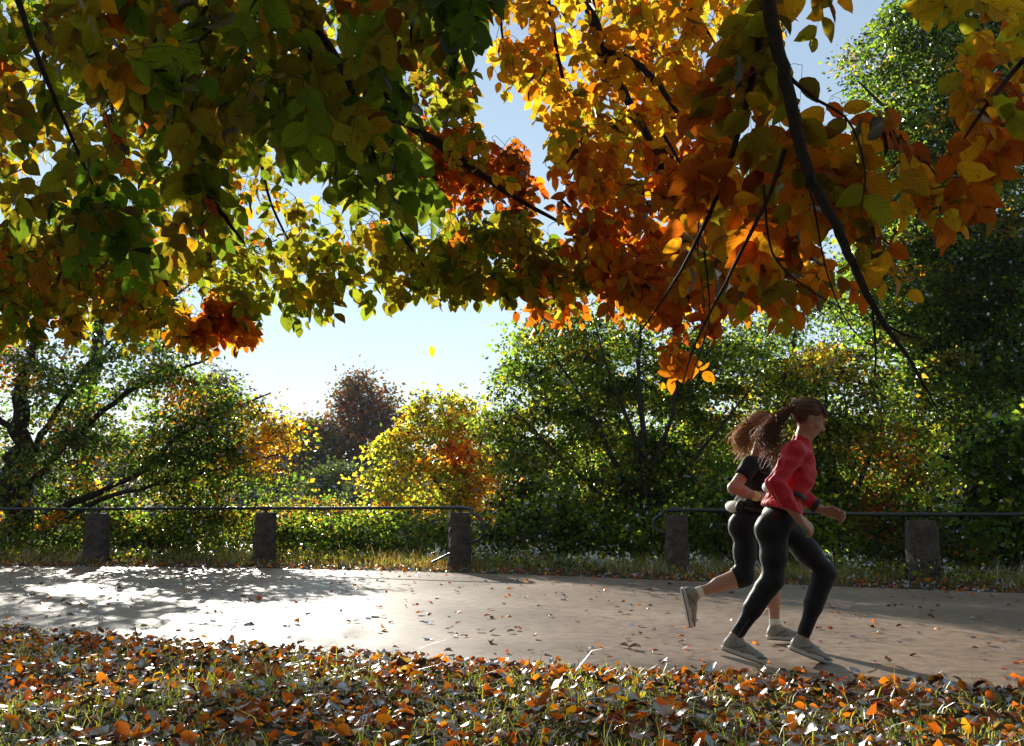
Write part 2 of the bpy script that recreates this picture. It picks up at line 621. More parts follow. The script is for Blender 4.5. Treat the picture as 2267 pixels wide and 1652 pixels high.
# ------------------------------------------------------------------ background trees
def make_tree(name, label, root, limbs, env, spec_fn, leaf=0.085, per=80, crad=0.42, thick=0.28, mat=None,
              templ=None, group=None, cat='tree', rmin=0.006, droop=0.25, shell=0.35, trunk_name='trunk', upb=0.55):
    """limbs: list of px paths (px,py,D,r); first is the trunk. env rows: (px,py,rx,ry,D,rD,n)"""
    mat = mat or M_TREE
    templ = templ or (KV, KT)
    cen = []; ids = []
    for ei, (cx, cy_, rx, ry, D, rD, n) in enumerate(env):
        c = at(cx, cy_, D)
        q = rng.normal(0, 1, (n, 3)); q = norm(q)
        rr = (shell + (1 - shell) * rng.random((n, 1))) ** 0.6
        q = q * rr * np.array([rx * D / F, rD, ry * D / F])
        cen.append(c + q); ids += [ei] * n
    cen = np.concatenate(cen)
    # nothing below the ground, nothing on the road
    hz = hgt(cen[:, 0], cen[:, 1])
    cen[:, 2] = np.maximum(cen[:, 2], hz + 0.25)
    keep = cen[:, 1] > yf(cen[:, 0]) + 2.0
    cen = cen[keep]
    L = []
    for l in limbs:
        L.append([(*at(px, py, D), r) for (px, py, D, r) in l])
    L[0] = [(root[0], root[1], root[2] - 0.1, L[0][0][3] * 1.25)] + L[0]
    e = empty(name, root)
    tag(e, label, cat, group)
    tubes, anch = grow(L, cen, rmin, bend=0.10)
    for i, t in enumerate(tubes):
        o = link(trunk_name if i == 0 else 'limb', t.mesh('wood', M_BARK), e)
    # leaves
    n = len(cen)
    cnt = np.maximum((per * np.exp(rng.normal(0, 0.35, n))).astype(int), 6)
    ci = np.repeat(np.arange(n), cnt)
    m = len(ci)
    out = np.array([a if a is not None else (0, 0, 1) for a in anch])
    out = norm(out)
    cr = crad * np.exp(rng.normal(0, 0.25, n))
    # each clump is a tilted, flattened spray
    up = norm(np.array([0, 0, 1.0]) + rng.normal(0, 0.33, (n, 3)) + out * 0.1)
    q = rng.normal(0, 1, (m, 3)) * 0.55
    q = q - (q * up[ci]).sum(1, keepdims=True) * up[ci] * (1 - thick)
    P = cen[ci] + q * cr[ci][:, None]
    P[:, 2] -= droop * ((q[:, :2] ** 2).sum(1)) * cr[ci]
    Nn = norm(up[ci] * upb + rng.normal(0, 0.55, (m, 3)))
    Dr = norm(q * 1.0 + rng.normal(0, 0.5, (m, 3)) + np.array([0, 0, -0.35]))
    S = leaf * np.exp(rng.normal(0, 0.22, m))
    C = spec_fn(P, ci, n)
    o = link('crown', leaves_mesh('crown', P, Dr, Nn, S, C, templ, mat, uv=False), e)
    o['kind'] = 'stuff'
    return e


def clump_palette(spec, n_names=None, accents=(), jit=0.2, keepc=0.75):
    """colour mostly decided per clump; accents: (px,py,D,radius_m,spec)"""
    def fn(P, ci, n):
        base = palette(n, spec, jit)
        C = base[ci] * np.exp(rng.normal(0, 0.25, (len(ci), 1)))
        own = rng.random(len(ci)) > keepc
        C[own] = palette(int(own.sum()), spec, jit)
        for (px, py, D, r, sp) in accents:
            c = at(px, py, D)
            d = np.linalg.norm((P - c) / np.array([1, 2.0, 1]), axis=1)
            hit = (d < r * (0.6 + 0.6 * rng.random(len(P))))
            C[hit] = palette(int(hit.sum()), sp, jit)
        return C
    return fn


def groot(px, D):
    x = (px - W2) / F * D / 1.016
    return (x, D, float(hgt(x, D)))


T_TRI = (SV, ST)
# left tree beside the railing
make_tree('maple_tree', 'dark trunked tree with layered green and orange leaves behind the leftmost posts', groot(20, 18.5),
          [[(22, 1180, 18.5, .27), (35, 1040, 18.4, .22), (45, 930, 18.3, .17), (60, 800, 18.2, .10), (110, 690, 18, .04)],
           [(35, 1100, 18.4, .10), (170, 960, 18, .07), (300, 860, 17.7, .045), (470, 790, 17.5, .02)],
           [(30, 1170, 18.4, .10), (150, 1120, 17.9, .075), (300, 1050, 17.5, .05), (420, 950, 17.3, .035), (600, 870, 17.2, .015)],
           [(45, 1050, 18.3, .09), (120, 920, 18, .06), (200, 800, 17.8, .035), (290, 720, 17.6, .015)],
           [(60, 1190, 18.2, .07), (220, 1110, 17.6, .05), (400, 1060, 17.2, .03), (640, 1000, 17.2, .012)],
           [(40, 960, 18.3, .08), (-80, 860, 18, .05), (-200, 760, 18, .02)]],
          [(30, 930, 230, 190, 18.3, 2.2, 150), (300, 900, 230, 130, 17.6, 1.8, 150), (520, 945, 130, 80, 17.3, 1.3, 50),
           (200, 780, 260, 90, 17.8, 1.8, 62), (250, 1100, 290, 110, 17.2, 1.4, 150), (470, 1060, 180, 80, 17.2, 1.2, 60),
           (560, 950, 100, 60, 17.3, 1.0, 26), (-150, 1000, 150, 230, 18, 2.2, 60)],
          clump_palette({'dkgreen': 6, 'green': 4, 'olive': 2.5, 'ltgreen': 1, 'rust': .5, 'gold': .4},
                        accents=[(610, 940, 17.2, .75, {'yelgreen': 3, 'gold': 3, 'yellow': 3}),
                                 (600, 1010, 17.2, .5, {'gold': 3, 'orange': 1, 'yellow': 2}),
                                 (400, 890, 17.5, .45, {'orange': 2, 'rust': 1, 'gold': 1}),
                                 (30, 840, 18.3, .55, {'rust': 2, 'olive': 2, 'orange': 1}),
                                 (120, 1150, 17.5, .3, {'orange': 1, 'gold': 2})]),
          leaf=0.082, per=70, crad=0.46, thick=0.2)

make_tree('tall_tree', 'tall sparse tree rising behind the beech canopy left of the sky gap', groot(180, 29),
          [[(180, 1100, 29, .28), (200, 850, 29, .22), (240, 650, 29, .14), (280, 520, 29, .05)],
           [(200, 820, 29, .09), (330, 700, 28.5, .06), (460, 600, 28.5, .02)],
           [(230, 680, 29, .09), (400, 600, 28.5, .06), (590, 540, 28.5, .02)]],
          [(330, 590, 230, 80, 28.5, 1.8, 48), (560, 570, 130, 55, 28.5, 1.4, 14), (120, 600, 200, 110, 29, 2, 44)],
          clump_palette({'olive': 3, 'dkgreen': 3, 'gold': 1, 'green': 2}), leaf=0.11, per=55, crad=0.62, thick=0.25)

# yellow maple
make_tree('yellow_maple_tree', 'small maple turning yellow and orange left of the tall green tree', groot(1010, 20.5),
          [[(1012, 1180, 20.5, .09), (1006, 1060, 20.5, .07), (990, 960, 20.5, .04), (975, 880, 20.5, .015)],
           [(1012, 1150, 20.5, .05), (960, 1060, 20.3, .035), (900, 1000, 20.2, .015)],
           [(1010, 1120, 20.5, .05), (1050, 1020, 20.3, .03), (1080, 940, 20.2, .012)]],
          [(985, 915, 90, 50, 20.5, 1.0, 30), (960, 985, 125, 60, 20.4, 1.3, 50), (940, 1070, 130, 70, 20.2, 1.4, 60),
           (1060, 1090, 90, 70, 20, 1.1, 36), (1060, 980, 60, 60, 20.4, 1.0, 18)],
          clump_palette({'yellow': 2, 'yelgreen': 5, 'gold': 1.6, 'ltgreen': 4, 'green': 1.5, 'orange': .8},
                        accents=[(1020, 1010, 20.2, .55, {'orange': 2, 'rust': 1, 'gold': 1}),
                                 (1090, 1110, 19.6, .6, {'gold': 3, 'orange': 1, 'yellow': 3})]),
          leaf=0.085, per=85, crad=0.42, thick=0.2)

make_tree('green_shrub', 'sunlit yellow green shrub behind the railing between two stone posts', groot(860, 18.6),
          [[(862, 1220, 18.6, .05), (850, 1190, 18.6, .03), (820, 1150, 18.6, .012)],
           [(862, 1230, 18.6, .04), (930, 1190, 18.5, .02), (980, 1160, 18.5, .01)]],
          [(880, 1185, 180, 55, 17.0, 1.0, 95), (720, 1195, 150, 50, 17.2, 1.0, 60)],
          clump_palette({'yelgreen': .8, 'ltgreen': 2, 'green': 4, 'olive': 1, 'dkgreen': 2}),
          leaf=0.07, per=75, crad=0.36, thick=0.3, cat='shrub', trunk_name='stem')
make_tree('green_shrub', 'low dark green shrub behind the second post from the left', groot(520, 17.9),
          [[(520, 1225, 17.9, .05), (500, 1190, 17.9, .03), (470, 1160, 17.9, .012)]],
          [(480, 1185, 220, 55, 17.4, .8, 90), (180, 1185, 220, 50, 17.9, .8, 80)],
          clump_palette({'green': 3, 'dkgreen': 3, 'olive': 3, 'ltgreen': 1.5}),
          leaf=0.07, per=70, crad=0.36, thick=0.3, cat='shrub', trunk_name='stem')

# tall green tree of many stems, centre
make_tree('green_tree', 'tall green tree with many slender stems fanning up from one base', groot(1410, 16.6),
          [[(1415, 1200, 16.4, 0.124), (1420, 1120, 16.4, 0.095), (1425, 1000, 16.4, 0.065), (1415, 850, 16.5, 0.043), (1420, 690, 16.6, 0.014)],
           [(1412, 1150, 16.4, 0.065), (1370, 1040, 16.4, 0.051), (1300, 900, 16.4, 0.032), (1220, 780, 16.4, 0.014)],
           [(1412, 1190, 16.4, 0.058), (1330, 1100, 16.3, 0.040), (1230, 1000, 16.3, 0.026), (1130, 900, 16.4, 0.011)],
           [(1420, 1100, 16.4, 0.058), (1400, 960, 16.3, 0.040), (1350, 830, 16.3, 0.026), (1310, 690, 16.4, 0.011)],
           [(1425, 1080, 16.4, 0.058), (1480, 940, 16.4, 0.040), (1500, 820, 16.4, 0.026), (1510, 700, 16.4, 0.011)],
           [(1418, 1160, 16.4, 0.058), (1500, 1060, 16.4, 0.040), (1590, 950, 16.4, 0.026), (1680, 840, 16.5, 0.011)],
           [(1412, 1210, 16.4, 0.043), (1340, 1160, 16.1, 0.029), (1230, 1130, 15.9, 0.014), (1130, 1110, 15.8, 0.008)],
           [(1418, 1210, 16.4, 0.043), (1500, 1150, 16.1, 0.029), (1600, 1120, 15.9, 0.014)]],
          [(1250, 810, 150, 130, 17.6, 1.4, 100), (1420, 780, 190, 140, 18.0, 1.4, 112), (1600, 860, 150, 170, 17.8, 1.4, 100),
           (1290, 1040, 230, 130, 17.2, 1.2, 125), (1500, 1080, 190, 120, 17.1, 1.1, 90), (1130, 920, 60, 60, 17.2, .9, 24),
           (1400, 950, 250, 130, 18, 1.1, 75)],
          clump_palette({'green': 5, 'dkgreen': 4, 'ltgreen': 4, 'yelgreen': 2.2, 'olive': 1, 'gold': .3},
                        accents=[(1190, 760, 16.8, .3, {'yelgreen': 3, 'yellow': 1})]),
          leaf=0.085, per=85, crad=0.42, thick=0.24)

make_tree('green_shrub', 'dense green shrub filling the gap between the two railings', groot(1230, 15.8),
          [[(1235, 1240, 15.8, .05), (1240, 1200, 15.8, .03), (1250, 1160, 15.8, .012)],
           [(1235, 1245, 15.8, .04), (1180, 1200, 15.8, .02), (1150, 1150, 15.8, .01)]],
          [(1220, 1160, 170, 62, 15.9, 1.0, 105), (1440, 1180, 90, 55, 15.4, .9, 50)],
          clump_palette({'green': 4, 'ltgreen': 4, 'yelgreen': 2, 'dkgreen': 2, 'gold': .3}),
          leaf=0.085, per=70, crad=0.34, thick=0.35, cat='shrub', trunk_name='stem')
make_tree('green_shrub', 'bright green shrub behind the runners and the stone post before them', groot(1640, 14.8),
          [[(1640, 1250, 14.8, .05), (1640, 1200, 14.8, .03), (1650, 1130, 14.8, .012)],
           [(1640, 1250, 14.8, .04), (1580, 1200, 14.8, .02), (1560, 1150, 14.8, .01)]],
          [(1600, 1140, 120, 90, 15, 1.0, 90), (1740, 1160, 120, 90, 14.6, 1.0, 80)],
          clump_palette({'green': 4, 'ltgreen': 5, 'yelgreen': 3, 'dkgreen': 2}),
          leaf=0.08, per=70, crad=0.34, thick=0.35, cat='shrub', trunk_name='stem')

# right hand woods
make_tree('hazel_tree', 'yellow green tree with thin stems behind the runners', groot(1850, 16.2),
          [[(1850, 1180, 16.2, .08), (1845, 1080, 16.2, .06), (1835, 960, 16.2, .04), (1820, 800, 16.3, .015)],
           [(1850, 1190, 16.2, .06), (1900, 1080, 16.1, .045), (1940, 960, 16.1, .03), (1960, 840, 16.2, .012)],
           [(1848, 1170, 16.2, .05), (1800, 1060, 16.1, .035), (1760, 950, 16.1, .015)],
           [(1855, 1200, 16.2, .05), (1960, 1120, 15.9, .03), (2030, 1030, 15.8, .012)]],
          [(1830, 870, 150, 110, 16.3, 1.4, 120), (1900, 1030, 190, 120, 16, 1.3, 130), (1760, 1030, 100, 100, 16.3, 1.2, 50),
           (1900, 1150, 160, 60, 15.4, 1.0, 60)],
          clump_palette({'green': 5, 'olive': 3, 'yelgreen': 3, 'dkgreen': 4, 'ltgreen': 2},
                        accents=[(1820, 800, 16.2, .6, {'yellow': 1, 'gold': 2, 'yelgreen': 3}),
                                 (1960, 1010, 15.8, .55, {'rust': 2, 'olive': 2, 'orange': 1}),
                                 (1930, 1150, 15.3, .5, {'rust': 2, 'brown': 1, 'olive': 1})]),
          leaf=0.075, per=80, crad=0.40, thick=0.26)

make_tree('oak_tree', 'tall dark green oak rising out of the top of the picture on the right', groot(2160, 20.5),
          [[(2160, 1150, 20.5, .30), (2150, 900, 20.5, .26), (2140, 650, 20.5, .20), (2120, 350, 20.5, .12), (2100, 60, 20.5, .05)],
           [(2150, 900, 20.5, .12), (2050, 760, 20, .08), (1950, 640, 19.8, .03)],
           [(2145, 700, 20.5, .11), (2000, 540, 20, .07), (1900, 420, 19.8, .03)],
           [(2125, 420, 20.5, .09), (2000, 280, 20, .06), (1900, 180, 19.8, .02)],
           [(2145, 780, 20.5, .11), (2240, 640, 20, .07), (2330, 520, 19.8, .03)],
           [(2155, 950, 20.4, .08), (2230, 880, 19.2, .05), (2300, 820, 18.5, .02)]],
          [(2060, 130, 190, 160, 20.5, 2.2, 190), (2000, 370, 150, 150, 20, 2.0, 150), (2160, 330, 170, 200, 20, 2.4, 170),
           (2040, 620, 180, 170, 19.5, 2.2, 210), (2210, 640, 160, 200, 19, 2.2, 190), (2130, 860, 190, 120, 19, 2.0, 150),
           (2200, 60, 170, 150, 20.5, 2.2, 90), (2100, -150, 220, 160, 20.5, 2.2, 60)],
          clump_palette({'green': 6, 'dkgreen': 5, 'ltgreen': 2, 'olive': 1, 'gold': .3}),
          leaf=0.10, per=100, crad=0.50, thick=0.32, shell=0.3)

make_tree('oak_sapling', 'green lobed oak branches reaching in at the right edge above the road', groot(2420, 13.2),
          [[(2420, 1200, 13.2, .08), (2400, 1080, 13.2, .06), (2380, 960, 13.2, .03)],
           [(2400, 1100, 13.2, .04), (2290, 1010, 13, .025), (2170, 970, 12.8, .01)],
           [(2410, 1150, 13.2, .04), (2300, 1100, 12.9, .02), (2200, 1080, 12.7, .01)]],
          [(2240, 1010, 115, 90, 12.4, .6, 60), (2250, 1140, 100, 60, 12.3, .6, 34), (2400, 1000, 120, 150, 13.2, 1.0, 40)],
          clump_palette({'green': 5, 'ltgreen': 4, 'yelgreen': 1.5, 'dkgreen': 2}),
          leaf=0.10, per=48, crad=0.32, thick=0.4)
make_tree('dark_shrub', 'dark low shrub behind the rightmost stone post', groot(2080, 14.2),
          [[(2080, 1240, 14.2, .05), (2070, 1180, 14.2, .03), (2060, 1120, 14.2, .012)]],
          [(2060, 1190, 200, 55, 14.2, 1.0, 95), (2260, 1230, 120, 40, 12.8, .7, 30)],
          clump_palette({'dkgreen': 5, 'green': 3, 'olive': 2, 'rust': .3}),
          leaf=0.075, per=60, crad=0.33, thick=0.4, cat='shrub', trunk_name='stem')

# second row: trees that close the view behind
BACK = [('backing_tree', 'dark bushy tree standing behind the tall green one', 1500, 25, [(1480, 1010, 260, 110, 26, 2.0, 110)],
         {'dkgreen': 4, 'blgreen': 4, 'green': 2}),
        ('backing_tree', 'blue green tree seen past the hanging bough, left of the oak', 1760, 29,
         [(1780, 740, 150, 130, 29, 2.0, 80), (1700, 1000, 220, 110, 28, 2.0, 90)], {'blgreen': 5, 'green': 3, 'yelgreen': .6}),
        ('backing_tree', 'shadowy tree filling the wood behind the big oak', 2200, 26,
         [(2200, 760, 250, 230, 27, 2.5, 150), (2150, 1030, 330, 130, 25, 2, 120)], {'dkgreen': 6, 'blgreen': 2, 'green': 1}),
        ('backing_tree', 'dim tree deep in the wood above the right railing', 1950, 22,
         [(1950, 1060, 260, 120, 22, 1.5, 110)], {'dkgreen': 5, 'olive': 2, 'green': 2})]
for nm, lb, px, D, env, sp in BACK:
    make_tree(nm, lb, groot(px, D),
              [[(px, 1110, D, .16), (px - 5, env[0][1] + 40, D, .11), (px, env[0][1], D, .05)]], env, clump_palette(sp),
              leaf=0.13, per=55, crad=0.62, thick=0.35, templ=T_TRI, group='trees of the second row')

make_tree('birch_tree', 'thin feathery birch seen far off through a gap in the canopy', groot(1700, 42),
          [[(1700, 900, 42, .12), (1698, 600, 42, .09), (1700, 300, 42, .03)]],
          [(1700, 380, 60, 120, 42, 1.4, 70), (1690, 560, 80, 80, 42, 1.6, 70)],
          clump_palette({'blgreen': 5, 'green': 2}), leaf=0.10, per=26, crad=0.6, thick=0.5, templ=T_TRI)

# across the lake
make_tree('copper_tree', 'tall rust brown tree on the far shore, hazy in the distance', groot(800, 92),
          [[(800, 1080, 92, .5), (800, 980, 92, .35), (798, 860, 92, .12)]],
          [(795, 880, 50, 52, 92, 3, 70), (800, 965, 95, 60, 92, 4, 170), (850, 890, 32, 35, 92, 3, 34), (800, 1030, 90, 50, 92, 4, 120)],
          clump_palette({'redbrown': 5, 'rust': 2, 'brown': 2, 'olive': 2}), leaf=0.34, per=34, crad=1.3, thick=0.6,
          templ=T_TRI, mat=M_FAR, rmin=.03)
make_tree('far_tree', 'rounded brown green tree beside the tall rust one on the far shore', groot(715, 88),
          [[(715, 1080, 88, .4), (715, 1020, 88, .25), (715, 960, 88, .1)]],
          [(705, 975, 60, 50, 88, 4, 100), (660, 1035, 110, 55, 88, 4, 140)],
          clump_palette({'olive': 4, 'redbrown': 3, 'blgreen': 2, 'gold': .5}), leaf=0.32, per=34, crad=1.25, thick=0.6,
          templ=T_TRI, mat=M_FAR, rmin=.03)
make_tree('far_tree', 'tree with an orange top on the far shore behind the left tree', groot(480, 80),
          [[(480, 1080, 80, .4), (480, 960, 80, .25), (480, 860, 80, .1)]],
          [(480, 880, 50, 60, 80, 4, 80), (470, 990, 90, 80, 80, 4, 120)],
          clump_palette({'olive': 4, 'redbrown': 2, 'blgreen': 3, 'gold': 1}), leaf=0.30, per=34, crad=1.2, thick=0.6,
          templ=T_TRI, mat=M_FAR, rmin=.03)
make_tree('far_bush', 'pale green rounded bush below the rust tree', groot(745, 55),
          [[(745, 1110, 55, .1), (745, 1070, 55, .06), (745, 1040, 55, .03)]],
          [(750, 1075, 65, 50, 55, 2.5, 130), (690, 1100, 60, 30, 54, 2, 60)],
          clump_palette({'green': 3, 'ltgreen': 3, 'blgreen': 3}), leaf=0.16, per=44, crad=0.7, thick=0.6, templ=T_TRI, mat=M_FAR,
          cat='bush', trunk_name='stem', rmin=.02)
make_tree('far_bush', 'pale green bush left of the yellow maple across the water', groot(860, 50),
          [[(860, 1120, 50, .1), (860, 1080, 50, .06), (860, 1040, 50, .03)]],
          [(870, 1060, 55, 50, 50, 2.5, 90), (830, 1100, 70, 35, 48, 2, 70)],
          clump_palette({'green': 3, 'blgreen': 3, 'ltgreen': 2}), leaf=0.15, per=44, crad=0.65, thick=0.6, templ=T_TRI, mat=M_FAR,
          cat='bush', trunk_name='stem', rmin=.02)
make_tree('far_bush', 'brown tinted bush low over the water behind the left railing', groot(700, 34),
          [[(700, 1190, 34, .08), (700, 1160, 34, .05), (700, 1130, 34, .02)]],
          [(690, 1130, 120, 30, 34, 2, 80), (620, 1160, 120, 30, 32, 1.6, 60)],
          clump_palette({'olive': 4, 'brown': 3, 'green': 3}), leaf=0.11, per=50, crad=0.5, thick=0.4, templ=T_TRI,
          cat='bush', trunk_name='stem', rmin=.01)


# far wood line: one mass nobody could count
def far_wood():
    P = []; C = []
    for x0 in np.arange(-190, 190, 3.2):
        D = 125 + rng.normal(0, 6)
        top = 7.5 + 1.8 * math.sin(x0 * 0.09) + rng.normal(0, 1.2)
        if -30 < x0 < -17: top -= 1.5
        n = 46
        q = norm(rng.normal(0, 1, (n, 3))) * (rng.random((n, 1)) ** 0.4)
        hz = float(hgt(x0, D))
        c = np.array([x0 + rng.normal(0, 1), D, hz + top * 0.5])
        pts = c + q * np.array([4.2, 4, top * 0.55])
        base = palette(1, {'blgreen': 4, 'olive': 3, 'redbrown': 1.6, 'gold': .5})
        k = 16
        pp = np.repeat(pts, k, 0) + rng.normal(0, 0.9, (n * k, 3))
        P.append(pp); C.append(np.repeat(base, n * k, 0) * np.exp(rng.normal(0, .3, (n * k, 1))))
    P = np.concatenate(P); C = np.concatenate(C)
    m = len(P)
    return leaves_mesh('wood', P, rng.normal(0, 1, (m, 3)), norm(rng.normal(0, 1, (m, 3)) + [0, 0, .6]),
                       0.65 * np.exp(rng.normal(0, .2, m)), C, T_TRI, M_FAR, uv=False)


tag(link('distant_wood', far_wood()), 'hazy line of mixed woodland along the far lake shore', 'woodland', kind='stuff')

# ------------------------------------------------------------------ stone posts and railing
def post_mesh(w, h, seed):
    r = np.random.default_rng(seed)
    nz, ns = 13, 16
    V = []
    for i in range(nz):
        z = h * i / (nz - 1)
        for j in range(ns):
            a = 2 * math.pi * (j + .5) / ns
            c, s = math.cos(a), math.sin(a)
            k = 1.0 / (abs(c) ** 5 + abs(s) ** 5) ** (1 / 5)       # rounded square
            t = 1.06 - 0.10 * i / (nz - 1)
            rr = 0.5 * w * k * t + r.normal(0, 0.0055)
            if i == nz - 1: rr *= 0.93
            V.append((rr * c, rr * s * 0.9, z + (r.normal(0, .006) if i > 0 else -0.12)))
    T = []
    for i in range(nz - 1):
        for j in range(ns):
            a = i * ns + j; b = i * ns + (j + 1) % ns
            T.append((a, b, b + ns, a + ns))
    me = bpy.data.meshes.new('post')
    V.append((0, 0, h + 0.008))
    top = len(V) - 1
    T += [((nz - 1) * ns + j, (nz - 1) * ns + (j + 1) % ns, top) for j in range(ns)]
    me.from_pydata(V, [], T)
    me.materials.append(M_GRANITE)
    return me


POSTS = [(215, 15.7, .37, .84, 'leftmost stone post, half lost in the dark bushes'),
         (587, 15.4, .355, .85, 'dark rough stone post second from the left'),
         (1018, 14.0, .325, .85, 'rough stone post where the left railing curls down'),
         (1497, 12.9, .30, .82, 'stone post where the right railing begins, behind the trailing foot'),
         (2040, 11.35, .345, .76, 'squat pinkish stone post on the right of the runners')]
ppos = []
for i, (px, D, w, h, lb) in enumerate(POSTS):
    x = (px - W2) / F * D / 1.016
    z = 0.03
    o = link('stone_post', post_mesh(w, h, 30 + i), None, (x, D, z))
    o.rotation_euler = (rng.normal(0, .012), rng.normal(0, .012), rng.normal(0.2, .1))
    tag(o, lb, 'post', 'stone posts along the far edge of the road')
    ppos.append(np.array([x, D, z + h]))
x, D = 9.3, 9.7
o = link('stone_post', post_mesh(.33, .78, 44), None, (x, D, .03))
tag(o, 'stone post just outside the right edge', 'post', 'stone posts along the far edge of the road')
ppos.append(np.array([x, D, .81]))


def railing(name, label, paths, brackets, strut=None):
    e = empty(name, paths[0][0][:3])
    tag(e, label, 'railing', 'railings on the stone posts')
    t = Tubes()
    p = smooth_path([(*q, 0.026) for q in paths[0]], 5)
    t.add(p[:, :3], p[:, 3], 10)
    link('rail', t.mesh('rail', M_IRON), e)
    for b in brackets:
        t = Tubes()
        t.add([b + np.array([0, 0, -0.045]), b + np.array([0, 0, 0.0])], [0.03, 0.03], 8)
        d = norm(np.array([1.0, -0.25, 0]))
        t.add([b + np.array([0, 0, .03]) - d * .07, b + np.array([0, 0, .03]) + d * .07], [.034, .034], 10)
        link('bracket', t.mesh('bracket', M_IRON), e)
    if strut:
        t = Tubes()
        t.add(strut, [.018, .018], 8)
        link('strut', t.mesh('strut', M_IRON), e)
    return e


RZ = 0.045
up = lambda p, dz=RZ + .03: p + np.array([0, 0, dz])
p0, p1, p2, p3, p4, p5 = ppos
far_l = p0 + (p0 - p1) * 1.3
railing('metal_railing', 'black pipe railing along the left half, its end curled down into a post',
        [[far_l * [1, 1, 0] + [0, 0, up(p0)[2]], up(p0), (up(p0) + up(p1)) / 2 + [0, 0, .004], up(p1), (up(p1) + up(p2)) / 2,
          up(p2), at(1045, 1136, 13.85), at(1064, 1150, 13.75), at(1071, 1172, 13.7), at(1062, 1194, 13.75), at(1040, 1201, 13.85),
          at(1030, 1204, 13.95)]],
        [p0 + [0, 0, RZ], p1 + [0, 0, RZ], p2 + [0, 0, RZ]], strut=[at(1003, 1222, 13.9), at(957, 1245, 14.0)])
railing('metal_railing', 'black pipe railing behind the runners, its left end curled back into a post',
        [[at(1478, 1181, 12.9), at(1462, 1178, 12.95), at(1449, 1166, 13.0), at(1450, 1150, 13.0), at(1466, 1140, 12.95),
          up(p3), (up(p3) + up(p4)) / 2 + [0, .25, 0.0], up(p4) , up(p5), up(p5) + [3, -1.2, 0]]],
        [p3 + [0, 0, RZ], p4 + [0, 0, RZ]])

# ------------------------------------------------------------------ verge beyond the road: dry grass, herbs, leaves
def blades(name, X, Y, H, Wd, C, lean=0.35, mat=None):
    n = len(X)
    Z = hgt(X, Y)
    base = np.stack([X, Y, Z - .01], 1)
    th = rng.random(n) * 2 * math.pi
    s = np.stack([np.cos(th), np.sin(th), np.zeros(n)], 1)
    ld = rng.normal(0, lean, (n, 2)) * H[:, None]
    mid = base + np.stack([ld[:, 0] * .35, ld[:, 1] * .35, H * .6], 1)
    tip = base + np.stack([ld[:, 0] * 1.1, ld[:, 1] * 1.1, H * (1 - 0.25 * rng.random(n))], 1)
    w = Wd[:, None] * s
    V = np.stack([base - w, base + w, mid + w * .75, mid - w * .75, tip], 1).reshape(-1, 3)
    k = np.arange(n)[:, None] * 5
    T = np.concatenate([k + [0, 1, 2], k + [0, 2, 3], k + [3, 2, 4]], 1).reshape(-1, 3)
    return mesh_np(name, V, T, mat or M_GRASS, np.repeat(C, 5, 0))


n = 42000
X = rng.uniform(-13, 10, n)
d = rng.gamma(2.0, 0.55, n)
Y = yf(X) + 0.02 + d
k = (d < 4.5) & (rng.random(n) < (0.45 + 0.55 * (np.sin(X * 2.1) * np.sin(Y * 1.7 + 1) > -0.2)))
X, Y, d = X[k], Y[k], d[k]
tall = sstep(d / 1.2)
H = (0.04 + 0.13 * tall) * np.exp(rng.normal(0, .35, len(X)))
C = palette(len(X), {'straw': 4, 'ltgreen': 1, 'green': 2.5, 'olive': 4, 'brown': 2})
o = link('verge_grass', blades('verge_grass', X, Y, H, 0.0035 + 0 * H, C))
tag(o, 'rough dry grass and green blades along the far verge', 'grass', kind='stuff')

# low herbs on the verge
n = 26000
X = rng.uniform(-13, 10, n)
d = 0.35 + rng.gamma(2.2, 0.55, n)
Y = yf(X) + d
cl = np.sin(X * 1.9 + 2 * np.sin(Y)) + 0.6 * np.sin(5 * X + 3 * Y)
k = (cl > -0.2) & (d < 4)
X, Y, cl = X[k], Y[k], cl[k]
P = np.stack([X, Y, hgt(X, Y) + rng.random(len(X)) * (0.06 + 0.16 * np.clip(cl, 0, 1.4))], 1)
m = len(P)
o = link('verge_herbs', leaves_mesh('verge_herbs', P, rng.normal(0, 1, (m, 3)), norm(rng.normal(0, .5, (m, 3)) + [0, 0, 1]),
                                    0.045 * np.exp(rng.normal(0, .3, m)),
                                    palette(m, {'green': 4, 'ltgreen': 3, 'olive': 2, 'straw': .5, 'yelgreen': 1}), T_TRI, M_TREE, uv=False))
tag(o, 'low leafy weeds growing round the stone posts', 'weeds', kind='stuff')


# ------------------------------------------------------------------ fallen leaves
LEAFCOL = {'rust': 8, 'orange': 6, 'brown': 2.5, 'gold': .8, 'yellow': .3, 'straw': .4}


def lie(X, Y, size, tilt, spec, lift=0.0):
    n = len(X)
    th = rng.random(n) * 2 * math.pi
    Nn = norm(np.stack([rng.normal(0, tilt, n), rng.normal(0, tilt, n), np.ones(n)], 1))
    flip = rng.random(n) < .4
    Dr = np.stack([np.cos(th), np.sin(th), np.zeros(n)], 1)
    Dr = norm(Dr - (Dr * Nn).sum(1, keepdims=True) * Nn)
    Nn[flip] *= -1
    S = size * np.exp(rng.normal(0, .2, n))
    P = np.stack([X, Y, hgt(X, Y) + lift + S * 0.12 + rng.random(n) * lift], 1)
    return P, Dr, Nn, S, palette(n, spec, .25)


def leaf_variants(name, spec, templs, mat, ncol=2):
    out = []
    for key in spec:
        for ti, t in enumerate(templs):
            for c in palette(ncol, {key: 1}, .2):
                out.append((key, ti, mesh_np(name, t[0], t[1], mat, np.repeat(c[None], len(t[0]), 0), t[2])))
    return out


